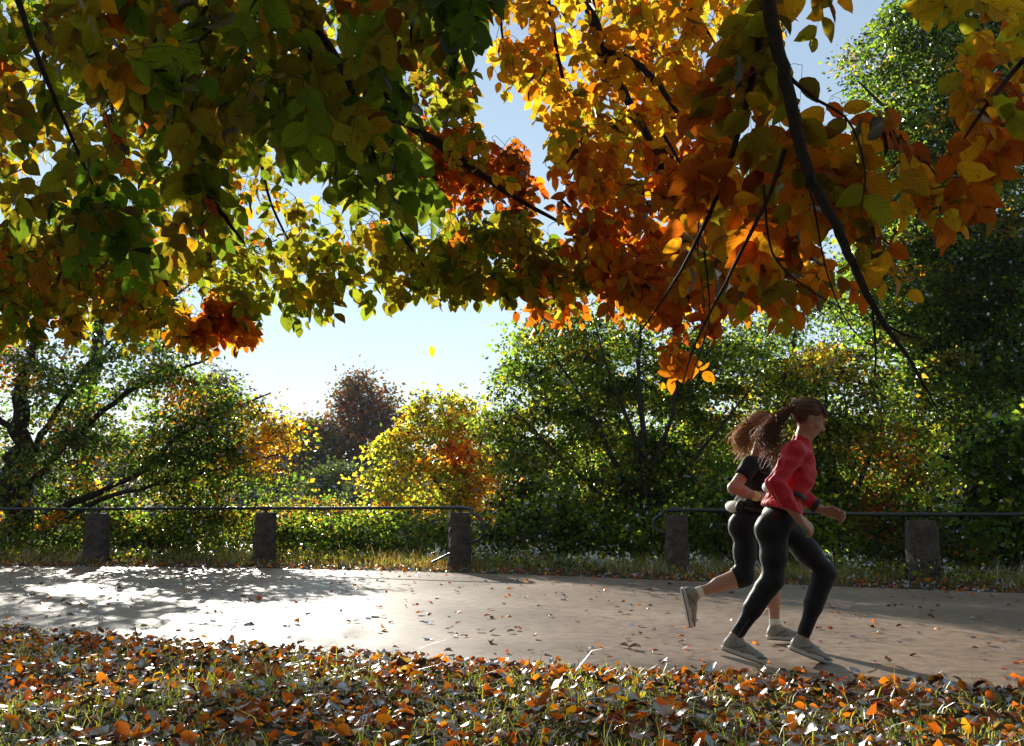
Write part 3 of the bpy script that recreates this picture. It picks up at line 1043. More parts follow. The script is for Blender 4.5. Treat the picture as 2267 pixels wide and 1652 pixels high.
CWORD = {'rust': 'rust red', 'orange': 'orange', 'brown': 'dark brown', 'gold': 'golden', 'yellow': 'yellow', 'straw': 'pale straw'}
SHAPE = ['folded', 'cupped', 'creased', 'arched', 'flat']
LAND = [(-9e9, 'at the left edge'), (120, 'in front of the first post'), (350, 'left of the second post'),
        (590, 'right of the second post'), (810, 'left of the third post'), (1030, 'right of the third post'),
        (1260, 'left of the fourth post'), (1480, 'behind the runners'), (1800, 'by the runners'),
        (2020, 'ahead of the runners'), (2160, 'at the right edge')]


def leaf_label(key, ti, P, Dr, near, far):
    px = W2 + F * P[0] / P[1]
    w = [l for a, l in LAND if px >= a][-1]
    t = (P[1] - near) / (far - near)
    dep = ('nearest', 'near', 'middle', 'far')[int(np.clip(t * 4, 0, 3))]
    a = math.atan2(Dr[1], Dr[0])
    dr = ('right', 'away', 'left', 'forward')[int(((a + math.pi / 4) % (2 * math.pi)) // (math.pi / 2))]
    return w, dep, dr


def pick_var(S):
    w = np.array([LEAFCOL[v[0]] for v in VAR], float)
    return VAR[rng.choice(len(VAR), p=w / w.sum())]


def leaf_obj(name, me, P, Dr, Nn, S, parent=None):
    o = bpy.data.objects.new(name, me)
    Sd = norm(np.cross(Dr, Nn)); Nn = np.cross(Sd, Dr)
    M = Matrix(((Sd[0], Dr[0], Nn[0], P[0]), (Sd[1], Dr[1], Nn[1], P[1]), (Sd[2], Dr[2], Nn[2], P[2]), (0, 0, 0, 1)))
    M = M @ Matrix.Diagonal((S, S, S, 1))
    COL.objects.link(o)
    if parent is not None:
        o.parent = parent
        M = Matrix.Translation(-Vector(parent.location)) @ M
    o.matrix_local = M
    return o


# on the road: a few hundred, the 300 nearest each an object
n = 1000
X = rng.uniform(-9, 7.5, n)
a, b = yn(X), yf(X)
t = rng.random(n) ** 1.35
Y = a + (b - a) * t
LP, LD, LN, LS, LC = lie(X, Y, 0.058, .22, LEAFCOL, 0.008)
score = LS / np.maximum(LP[:, 1], 1) * (np.abs(LP[:, 0] / LP[:, 1]) < .62)
order = np.argsort(-score)
VAR = leaf_variants('fallen_leaf', LEAFCOL, DRY_T, M_DRY, 2)
for i in order[:145]:
    key, ti, me = pick_var(0)
    o = leaf_obj('fallen_leaf', me, LP[i], LD[i], LN[i], LS[i])
    w, dep, dr = leaf_label(key, ti, LP[i], LD[i], float(yn(LP[i, 0])), float(yf(LP[i, 0])))
    tag(o, f'{SHAPE[ti]} {CWORD[key]} leaf on {dep} road {w}, tip {dr}', 'leaf', 'fallen leaves scattered on the road')
r = order[145:]
o = link('fallen_leaves', leaves_mesh('fallen_leaves', LP[r], LD[r], LN[r], LS[r], LC[r], DRY_T, M_DRY))
tag(o, 'smaller and farther dry leaves strewn over the road', 'leaves', kind='stuff')

# in the near grass
n = 17500
X = rng.uniform(-5.2, 4.6, n)
Y = yn(X) + 0.10 - rng.random(n) ** 1.15 * 3.9
k = Y > 2.3
X, Y = X[k], Y[k]
Y += 0.06 * rng.normal(0, 1, len(Y))
dens = 0.74 + 0.26 * np.sin(X * 2.7 + Y) * np.sin(Y * 3.3 - X)
k = rng.random(len(X)) < dens
X, Y = X[k], Y[k]
LP, LD, LN, LS, LC = lie(X, Y, 0.052, .48, LEAFCOL, 0.024)
score = LS / LP[:, 1] * ((np.abs(LP[:, 0] / LP[:, 1]) < .58) & (LP[:, 1] > 3.35))
order = np.argsort(-score)
for i in order[:145]:
    key, ti, me = pick_var(0)
    o = leaf_obj('fallen_leaf', me, LP[i], LD[i], LN[i], LS[i])
    px = W2 + F * LP[i, 0] / LP[i, 1]
    w = ('bottom left corner', 'bottom edge below first post', 'bottom edge below second post', 'bottom edge left of centre',
         'bottom edge below third post', 'bottom edge right of centre', 'bottom edge below fourth post',
         'bottom edge below the runners', 'bottom right corner')[int(np.clip(px / 252, 0, 8))]
    _, dep, dr = leaf_label(key, ti, LP[i], LD[i], 3.3, 4.0)
    tag(o, f'{SHAPE[ti]} {CWORD[key]} leaf in {dep} grass at {w}, tip {dr}', 'leaf', 'large fallen leaves in the near grass')
r = order[145:]
o = link('leaf_litter', leaves_mesh('leaf_litter', LP[r], LD[r], LN[r], LS[r], LC[r], DRY_T, M_DRY))
tag(o, 'thick carpet of rust and orange beech leaves in the near grass', 'leaf litter', kind='stuff')
# litter along the far verge
n = 2600
X = rng.uniform(-12, 9, n)
Y = yf(X) + rng.gamma(1.6, .3, n) - .12
LP, LD, LN, LS, LC = lie(X, Y, 0.06, .4, LEAFCOL, 0.015)
o = link('verge_litter', leaves_mesh('verge_litter', LP, LD, LN, LS, LC, DRY_T, M_DRY))
tag(o, 'band of fallen leaves along the far road edge', 'leaf litter', kind='stuff')

# near grass
n = 80000
X = rng.uniform(-5.4, 4.8, n)
Y = yn(X) + 0.05 - rng.random(n) * 3.6
cl = np.sin(X * 3.1 + 1.2 * np.sin(Y * 2)) + np.sin(Y * 4.2 - X * 1.3) + 0.7 * np.sin(9 * X + 7 * Y)
k = (rng.random(n) < 0.50 + 0.25 * cl) & (Y > 2.4)
X, Y = X[k], Y[k]
H = 0.058 * np.exp(rng.normal(0, .42, len(X)))
C = palette(len(X), {'ltgreen': 5, 'green': 2, 'yelgreen': 5, 'straw': 1.2, 'olive': 1})
o = link('grass', blades('grass', X, Y, H, 0.0023 + 0 * H, C, lean=.55))
tag(o, 'short green grass showing between the fallen leaves', 'grass', kind='stuff')
n = 260
X = rng.uniform(-4.6, 3.6, n); Y = np.maximum(yn(X) + .02 - rng.gamma(1.3, .2, n), 3.4)
H = 0.10 * np.exp(rng.normal(0, .3, n))
o = link('tall_grass', blades('tall_grass', X, Y, H, 0.0012 + 0 * H, palette(n, {'straw': 3, 'ltgreen': 2, 'olive': 1}), lean=.25))
tag(o, 'thin wiry grass stalks standing up at the near road edge', 'grass', kind='stuff')


# ------------------------------------------------------------------ beech boughs hanging over the road
def pip(poly, p):
    poly = np.asarray(poly, float)
    x, y = p[:, 0], p[:, 1]
    ins = np.zeros(len(p), bool)
    j = len(poly) - 1
    for i in range(len(poly)):
        xi, yi = poly[i]; xj, yj = poly[j]
        c = ((yi > y) != (yj > y)) & (x < (xj - xi) * (y - yi) / (yj - yi + 1e-9) + xi)
        ins ^= c
        j = i
    return ins


def bough(name, label, limbs, regions, group='beech boughs hanging over the road', n_single=290, rmin=0.0016, holes=()):
    """regions: (polygon px, D0, D1, n sprays, palette, leaf size)"""
    L = [[(*at(px, py, D), r) for (px, py, D, r) in l] for l in limbs]
    root = L[0][0][:3]
    e = empty(name, root)
    tag(e, label, 'bough', group)
    tg, sp, sz = [], [], []
    for (poly, D0, D1, n, spec, size) in regions:
        n = int(round(n * 1.2)); size = size * .88
        poly = np.asarray(poly, float)
        lo, hi = poly.min(0), poly.max(0)
        pts = np.zeros((0, 2))
        while len(pts) < n:
            q = lo + rng.random((n * 3, 2)) * (hi - lo)
            ok = pip(poly, q)
            for (hx, hy, hr) in holes:
                dd = np.hypot(q[:, 0] - hx, q[:, 1] - hy)
                ok &= (dd > hr) | (rng.random(len(q)) < 0.12)
            pts = np.vstack([pts, q[ok]])
        pts = pts[:n]
        for q in pts:
            D = D0 + (D1 - D0) * rng.random()
            tg.append(at(q[0], q[1], D)); sp.append(spec); sz.append(size)
    tg = np.array(tg); sz = np.array(sz)
    nt_ = len(tg)
    dsp = norm(np.stack([rng.normal(.15, .5, nt_), rng.normal(0, .3, nt_), rng.normal(-.75, .3, nt_)], 1))
    lsp = sz * rng.uniform(1.6, 3.2, nt_)
    tg = tg - dsp * lsp[:, None] * .5
    tubes, anch = grow(L, tg, rmin, bend=.14, wig=.12)
    P, Dr, Nn, S, C = [], [], [], [], []
    # spray at every target: a twig with alternate, two-ranked drooping leaves
    twl = [Tubes() for _ in tubes]
    nod = [np.array(smooth_path(l, 3))[:, :3] for l in L]
    for i, t in enumerate(tg):
        a = anch[i]
        d = dsp[i]
        ln = lsp[i]
        nl = int(rng.integers(5, 9))
        pl = norm(np.array([rng.normal(0, .45), -1.0, rng.normal(.25, .45)]))     # face of the spray
        side = norm(np.cross(d, pl))
        pts = [t + d * ln * s + np.array([0, 0, -0.12 * ln * s * s]) for s in np.linspace(0, 1, 5)]
        li = tubes.tl[i]
        twl[li].add(np.array(pts), np.linspace(rmin, rmin * .5, 5), 3)
        c0 = palette(1, sp[i], .18)[0]
        for k_ in range(nl):
            s = (k_ + .6) / nl
            sg = 1 if k_ % 2 else -1
            p = t + d * ln * s + np.array([0, 0, -0.12 * ln * s * s])
            dr = norm(d * .55 + side * sg * (.9 if k_ < nl - 1 else .1) + np.array([0, 0, -.35]) + rng.normal(0, .22, 3))
            P.append(p); Dr.append(dr)
            Nn.append(norm(pl + rng.normal(0, .42, 3)))
            S.append(sz[i] * math.exp(rng.normal(0, .15)) * (0.75 + .35 * math.sin(math.pi * s)))
            C.append(c0 * math.exp(rng.normal(0, .15)) if rng.random() < .7 else palette(1, sp[i], .2)[0])
    for i, (t, tw) in enumerate(zip(tubes, twl)):
        for V_, T_ in zip(tw.V, tw.T):
            t.T.append(T_ + 0)  # placeholder, offsets fixed below
        # re-index properly
        t.T = t.T[:len(t.T) - len(tw.T)]
        for V_, T_ in zip(tw.V, tw.T):
            base = T_.min()
            t.V.append(V_); t.T.append(T_ - base + t.o); t.o += len(V_)
        link('branch', t.mesh('branch', M_TWIG), e)
    P, Dr, Nn, S, C = map(np.array, (P, Dr, Nn, S, C))
    # largest in view become single leaves
    y = P[:, 1] * CP + (P[:, 2] - CAMH) * SP
    v = (-(P[:, 1]) * SP + (P[:, 2] - CAMH) * CP) / y
    u = P[:, 0] / y
    inv = (np.abs(u) < W2 / F) & (np.abs(v) < H2 / F)
    order = np.argsort(-(S / y * inv))
    pal_all = {}
    for s_ in sp:
        for k_, w_ in s_.items(): pal_all[k_] = max(pal_all.get(k_, 0), w_)
    vc = np.array([PAL[k_] for k_ in pal_all])
    vm = [[mesh_np('leaf', t[0], t[1], M_BEECH, np.repeat((np.clip(c * f, 0, .8))[None], len(t[0]), 0), t[2])
           for t in BEECH_T] for c in vc for f in (0.75, 1.0, 1.25)]
    vcol = np.array([c * f for c in vc for f in (0.75, 1.0, 1.25)])
    for i in order[:n_single]:
        kx = int(np.argmin(((np.log(vcol) - np.log(C[i])) ** 2).sum(1)))
        leaf_obj('leaf', vm[kx][rng.integers(6)], P[i], Dr[i], Nn[i], S[i], e)
    r = order[n_single:]
    o = link('foliage', leaves_mesh('foliage', P[r], Dr[r], Nn[r], S[r], C[r], BEECH_T, M_BEECH), e)
    o['kind'] = 'stuff'
    return e


GRN = {'ltgreen': 3, 'olive': 5, 'yelgreen': 6, 'green': .6, 'gold': 1.6, 'rust': .35}
YG = {'yelgreen': 5, 'ltgreen': 3, 'olive': 2, 'yellow': 1.5}
ORA = {'orange': 5, 'rust': 4, 'gold': 2, 'yellow': .7}
GOLD = {'gold': 4, 'yellow': 5, 'orange': 1.6, 'yelgreen': 1.5}
RED = {'rust': 6, 'orange': 1.5, 'brown': 3}
MIXR = {'orange': 3, 'gold': 2.5, 'olive': 2.5, 'yelgreen': .8, 'rust': 4, 'brown': 1}

# far left layer
bough('beech_bough', 'broad leafy beech bough across the upper left, green turning gold at its hem',
      [[(-250, -150, 4.6, .05), (200, -60, 4.7, .045), (600, 40, 4.8, .04), (870, 250, 4.8, .034), (1000, 340, 4.8, .026), (1130, 430, 4.9, .016), (1290, 520, 5, .006)],
       [(-250, 540, 5.0, .03), (0, 552, 4.8, .018), (110, 548, 4.7, .014), (215, 515, 4.6, .006)],
       [(750, 150, 4.8, .02), (720, 300, 4.7, .014), (860, 480, 4.6, .01), (960, 620, 4.6, .004)],
       [(200, -60, 4.7, .02), (240, 200, 4.7, .013), (290, 420, 4.6, .009), (330, 620, 4.6, .004)],
       [(500, 0, 4.8, .02), (560, 250, 4.8, .013), (600, 450, 4.8, .008), (700, 640, 4.8, .004)],
       [(-60, 560, 4.9, .015), (180, 640, 4.9, .01), (350, 700, 5, .006), (520, 740, 5, .003)],
       [(950, 560, 4.7, .012), (1080, 620, 4.7, .008), (1180, 650, 4.7, .003)]],
      [([(-200, -200), (980, -200), (1010, 180), (1120, 400), (1000, 560), (-200, 560)], 4.3, 5.6, 400, GRN, .070),
       ([(-200, 480), (380, 520), (400, 720), (380, 745), (200, 715), (0, 745), (-200, 760)], 4.3, 5.4, 250, {**GRN, 'gold': 3, 'yellow': 2, 'orange': 1}, .08),
       ([(0, 520), (330, 540), (300, 660), (0, 680)], 5.2, 6.2, 60, ORA, .08),
       ([(-150, -150), (960, -150), (930, 240), (520, 400), (-100, 420)], 3.5, 4.5, 150, {'olive': 4, 'green': 2.5, 'ltgreen': 2, 'yelgreen': 1.5, 'brown': .6}, .074),
       ([(230, 100), (560, 120), (640, 360), (480, 470), (300, 450)], 4.8, 6.2, 120, GRN, .08),
       ([(400, 560), (800, 500), (1010, 520), (980, 660), (780, 660), (600, 690), (450, 640)], 4.2, 5.2, 95, YG, .085),
       ([(440, 650), (560, 660), (560, 740), (440, 750)], 4.7, 5.1, 34, ORA, .08),
       ([(370, 690), (450, 700), (470, 760), (400, 750)], 4.7, 5.1, 12, GOLD, .08),
       ([(850, 260), (1180, 340), (1200, 450), (1130, 480), (880, 400)], 4.9, 5.6, 105, RED, .08),
       ([(980, 500), (1200, 480), (1330, 560), (1280, 640), (1060, 660), (980, 620)], 4.2, 4.9, 95, {**GRN, 'orange': .6}, .085),
       ([(1170, 660), (1290, 670), (1290, 695), (1180, 690)], 4.9, 5.1, 8, {'orange': 3, 'rust': 2}, .075),
       ([(900, 80), (1040, 60), (1060, 300), (1000, 330)], 4.5, 5.2, 42, {**GRN, 'orange': 1.5, 'gold': 1.5}, .08)],
      holes=[(640, 400, 38), (700, 560, 30), (560, 530, 34), (250, 250, 16), (740, 320, 22), (590, 300, 16), (970, 470, 22), (390, 650, 25), (300, 100, 14), (500, 440, 22), (1130, 150, 75), (1185, 290, 60), (1235, 470, 60)])

# nearer left layer, large shaded leaves
bough('beech_bough', 'nearest left bough with large dark shaded leaves at the top',
      [[(100, -300, 2.6, .03), (300, -60, 2.6, .022), (372, 190, 2.6, .017), (400, 320, 2.6, .014), (440, 400, 2.6, .011), (490, 470, 2.6, .008), (542, 540, 2.6, .003)],
       [(500, -200, 2.3, .02), (620, -40, 2.2, .014), (740, 120, 2.2, .010), (800, 260, 2.2, .006), (840, 380, 2.3, .003)],
       [(0, -150, 2.6, .018), (60, 60, 2.6, .010), (130, 240, 2.6, .007), (220, 440, 2.7, .003)],
       [(700, -150, 2.0, .016), (900, -60, 2.0, .01), (1010, 0, 2.0, .005), (1030, 60, 2.0, .003)]],
      [([(60, -150), (1010, -150), (1000, 20), (860, 260), (560, 280), (300, 240), (120, 100)], 1.8, 2.7, 135, {'green': 1.5, 'olive': 5, 'ltgreen': 2, 'brown': 1, 'gold': .8, 'yelgreen': 1}, .076),
       ([(-100, 0), (300, 0), (560, 330), (520, 480), (300, 540), (-100, 470)], 2.4, 3.4, 85, {'olive': 5, 'green': 2, 'yelgreen': 2.5, 'gold': 1.2, 'ltgreen': 2, 'rust': .5}, .082),
       ([(600, 130), (900, 200), (960, 420), (820, 430), (640, 300)], 2.2, 2.9, 38, {'ltgreen': 4, 'yelgreen': 2, 'green': 3}, .085),
       ([(960, -80), (1060, -60), (1050, 60), (1000, 70)], 1.7, 1.9, 6, {'green': 4}, .08),
       ([(100, 380), (330, 420), (320, 560), (160, 540)], 2.5, 3.2, 14, {'green': 4, 'olive': 2}, .085)],
      holes=[(640, 400, 40), (444, 402, 12)], rmin=.0009)

# golden middle bough
bough('beech_bough', 'sunlit golden beech bough hanging in the upper middle',
      [[(1250, -250, 4.2, .04), (1290, -60, 4.2, .034), (1335, 120, 4.2, .028), (1400, 240, 4.2, .022), (1470, 370, 4.1, .014), (1500, 480, 4.1, .009), (1530, 600, 4.1, .004)],
       [(1335, 110, 4.2, .022), (1420, 150, 4.1, .018), (1480, 220, 4.0, .013), (1530, 300, 4, .008)],
       [(1200, -80, 4.4, .014), (1240, 150, 4.4, .010), (1290, 330, 4.4, .007), (1310, 440, 4.4, .004)],
       [(1100, -80, 4.4, .010), (1110, 60, 4.4, .007), (1120, 170, 4.4, .003)],
       [(1450, -80, 4.6, .014), (1560, 60, 4.6, .009), (1640, 200, 4.6, .005)],
       [(1240, 440, 4.6, .008), (1330, 520, 4.6, .006), (1430, 600, 4.5, .003)]],
      [([(1080, -150), (1600, -150), (1560, 120), (1500, 380), (1330, 420), (1220, 330), (1180, 260), (1090, 150)], 3.9, 5.2, 270, GOLD, .08),
       ([(1300, -150), (1760, -150), (1700, 200), (1480, 260), (1330, 180)], 4.2, 5.4, 105, {**GOLD, 'orange': 3}, .08),
       ([(1220, 330), (1620, 300), (1640, 600), (1500, 690), (1340, 660), (1240, 480)], 3.8, 4.9, 200, {**ORA, 'gold': 4}, .08),
       ([(1330, 560), (1760, 500), (1740, 650), (1560, 700), (1380, 670)], 3.8, 4.6, 75, ORA, .08),
       ([(1480, 750), (1545, 755), (1530, 820), (1490, 815)], 3.7, 3.8, 5, {'orange': 3, 'gold': 1}, .07)],
      holes=[(1240, 470, 60), (1120, 60, 45), (1130, 250, 60), (1620, 130, 45), (1180, 300, 55)])

# near right bough
bough('beech_bough', 'near thick dark branch curving down on the right with large orange leaves',
      [[(1640, -420, 1.88, 0.0200), (1690, -60, 1.88, 0.0173), (1722, 100, 1.88, 0.0157), (1752, 240, 1.88, 0.0142), (1790, 380, 1.88, 0.0126), (1850, 500, 1.88, 0.0110),
        (1905, 620, 1.88, 0.0089), (1955, 715, 1.88, 0.0068), (2010, 790, 1.88, 0.0042), (2075, 905, 1.88, 0.0018)],
       [(1700, -40, 1.92, .011), (1680, 100, 1.95, .0090), (1650, 240, 2.0, .0075), (1600, 400, 2.05, .0060), (1540, 540, 2.1, .0048), (1470, 660, 2.1, .0030), (1400, 760, 2.15, .0012)],
       [(1735, 160, 1.9, .0060), (1800, 215, 1.88, .0040), (1880, 270, 1.86, .0030), (1915, 380, 1.86, .0022), (1905, 470, 1.86, .0012)],
       [(1738, 330, 1.93, .0055), (1700, 440, 1.97, .0050), (1620, 600, 2.0, .0038), (1540, 760, 2.05, .0024), (1500, 890, 2.05, .0010)],
       [(1955, 715, 1.9, .0034), (2000, 740, 1.9, .0026), (2045, 750, 1.9, .0014)],
       [(1930, 670, 1.9, .0030), (1938, 760, 1.9, .0026), (1937, 835, 1.9, .0018)],
       [(1760, 300, 1.92, .0030), (1800, 450, 1.95, .0024), (1830, 600, 1.97, .0020), (1880, 720, 1.98, .0016), (1960, 790, 1.98, .0008)],
       [(1690, 410, 2.0, .0034), (1710, 560, 2.0, .0026), (1790, 640, 2.0, .0018), (1900, 700, 2.0, .0009)],
       [(1560, 560, 2.3, .003), (1570, 700, 2.3, .002), (1530, 840, 2.3, .001)],
       [(1540, 180, 2.6, .0045), (1570, 330, 2.6, .0035), (1545, 520, 2.6, .0025), (1560, 680, 2.6, .0012)],
       [(1470, 300, 2.8, .006), (1540, 420, 2.8, .004), (1620, 560, 2.8, .003), (1700, 660, 2.8, .0015)]],
      [([(1510, 200), (1680, 130), (1790, 280), (1800, 520), (1640, 600), (1560, 420)], 1.95, 2.6, 30, MIXR, .085),
       ([(1740, 260), (1990, 200), (1960, 470), (1880, 560), (1780, 480)], 1.93, 2.2, 13, MIXR, .085),
       ([(1580, 60), (1850, -60), (1800, 190), (1640, 180)], 1.93, 2.3, 10, {'olive': 4, 'yelgreen': 2, 'gold': 1, 'rust': 1}, .08),
       ([(1480, 500), (1760, 520), (1900, 640), (1700, 690), (1560, 680)], 2.4, 3.2, 32, MIXR, .08),
       ([(1900, 560), (1980, 580), (1960, 650)], 1.85, 1.95, 2, {'gold': 2, 'olive': 1}, .07),
       ([(1600, -150), (1900, -200), (1850, -60), (1620, -40)], 1.95, 2.3, 8, MIXR, .08)], rmin=.0007, n_single=290, holes=[(1830, 90, 70)])

# top right bough
bough('beech_bough', 'beech bough in the top right corner with yellow and red brown leaves',
      [[(2600, -100, 2.3, .012), (2420, 20, 2.3, .010), (2280, 120, 2.25, .0075), (2180, 240, 2.2, .005), (2120, 330, 2.2, .002)],
       [(2420, 240, 2.3, .008), (2300, 320, 2.25, .006), (2200, 380, 2.2, .004), (2060, 420, 2.15, .0015)],
       [(2300, -120, 2.3, .008), (2200, -20, 2.3, .005), (2080, 20, 2.3, .002)]],
      [([(2130, -60), (2400, -60), (2400, 300), (2200, 280), (2110, 200)], 2.0, 2.7, 24, {'yellow': 3, 'yelgreen': 3, 'gold': 3, 'rust': 2, 'orange': 1}, .08),
       ([(2100, 260), (2400, 240), (2400, 330), (2170, 440), (2060, 420)], 2.0, 2.4, 12, {'rust': 4, 'gold': 2, 'orange': 2, 'olive': 1}, .08),
       ([(1990, 380), (2100, 390), (2090, 440), (2000, 440)], 2.0, 2.2, 4, {'gold': 2, 'yellow': 2, 'orange': 2}, .075),
       ([(1990, -80), (2150, -80), (2130, 0), (2000, 0)], 2.1, 2.5, 7, {'yellow': 2, 'yelgreen': 2, 'gold': 1}, .08)], rmin=.0008)

# unseen leaf mass added behind the viewer to cut sky light and deepen shade
n = 34000
a = rng.uniform(math.radians(195), math.radians(345), n)
r = rng.uniform(15, 24, n)
P = np.stack([r * 1.3 * np.cos(a), r * np.sin(a), rng.random(n) ** .8 * 13], 1)
cl = np.sin(P[:, 0] * .9) + np.sin(P[:, 2] * .8 + P[:, 0] * .5) + np.sin(P[:, 1])
P = P[cl > -1.3]
m = len(P)
o = link('woodland', leaves_mesh('woodland', P, rng.normal(0, 1, (m, 3)), norm(rng.normal(0, .7, (m, 3)) + [0, 0, .6]),
                                 .42 * np.exp(rng.normal(0, .2, m)), palette(m, {'green': 3, 'dkgreen': 4, 'olive': 2}), T_TRI, M_TREE, uv=False))
tag(o, 'unseen wood added behind the viewer to block sky light', 'woodland', kind='stuff')

# the rest of the beech crown, overhead and behind the viewer
n = 26000
Y = rng.uniform(-9, 11, n); X = rng.uniform(-12, 12, n)
zl = np.maximum(3.6, 1.6 + 0.66 * Y)
P = np.stack([X, Y, zl + rng.random(n) ** .7 * 2.4], 1)
cl = np.sin(X * 1.7 + 1.1 * Y) + np.sin(Y * 1.3 - X * .7) + .6 * np.sin(P[:, 2] * 3 + X)
P = P[cl > -0.7]
m = len(P)
e = empty('beech_tree', (-3.0, -5.0, 0))
tag(e, 'great beech whose crown spreads over the road above the picture', 'tree')
rt = [(-3.0, -5.0, -.1, .5), (-2.9, -4.9, 1.2, .42), (-2.8, -4.6, 3.0, .36), (-2.4, -3.6, 4.8, .22), (-1.0, 0, 6.0, .08)]
tb, _ = grow([rt, [(-2.8, -4.6, 3.0, .2), (-4, -1, 4.6, .12), (-6, 4, 6.0, .05)], [(-2.8, -4.6, 3.0, .2), (1, -2, 4.8, .12), (6, 3, 6.2, .05)]],
             P[::160], .006)
for i, t in enumerate(tb):
    link('trunk' if i == 0 else 'limb', t.mesh('wood', M_BARK), e)
o = link('crown', leaves_mesh('crown', P, rng.normal(0, 1, (m, 3)), norm(rng.normal(0, .6, (m, 3)) + [0, 0, 1]),
                              .17 * np.exp(rng.normal(0, .2, m)), palette(m, GRN), (KV, KT), M_TREE, uv=False), e)
o['kind'] = 'stuff'

# a leaf caught in the air below the hem
o = leaf_obj('falling_leaf', VAR[0][2], at(955, 765, 4.6), np.array([.1, 0, -1.]), np.array([.2, -1, .1]), .065)
o.data = mesh_np('falling_leaf', BEECH_T[0][0], BEECH_T[0][1], M_BEECH, np.repeat(np.array([[.42, .34, .03]]), 17, 0), BEECH_T[0][2])
tag(o, 'single yellow leaf hanging free against the white sky', 'leaf')
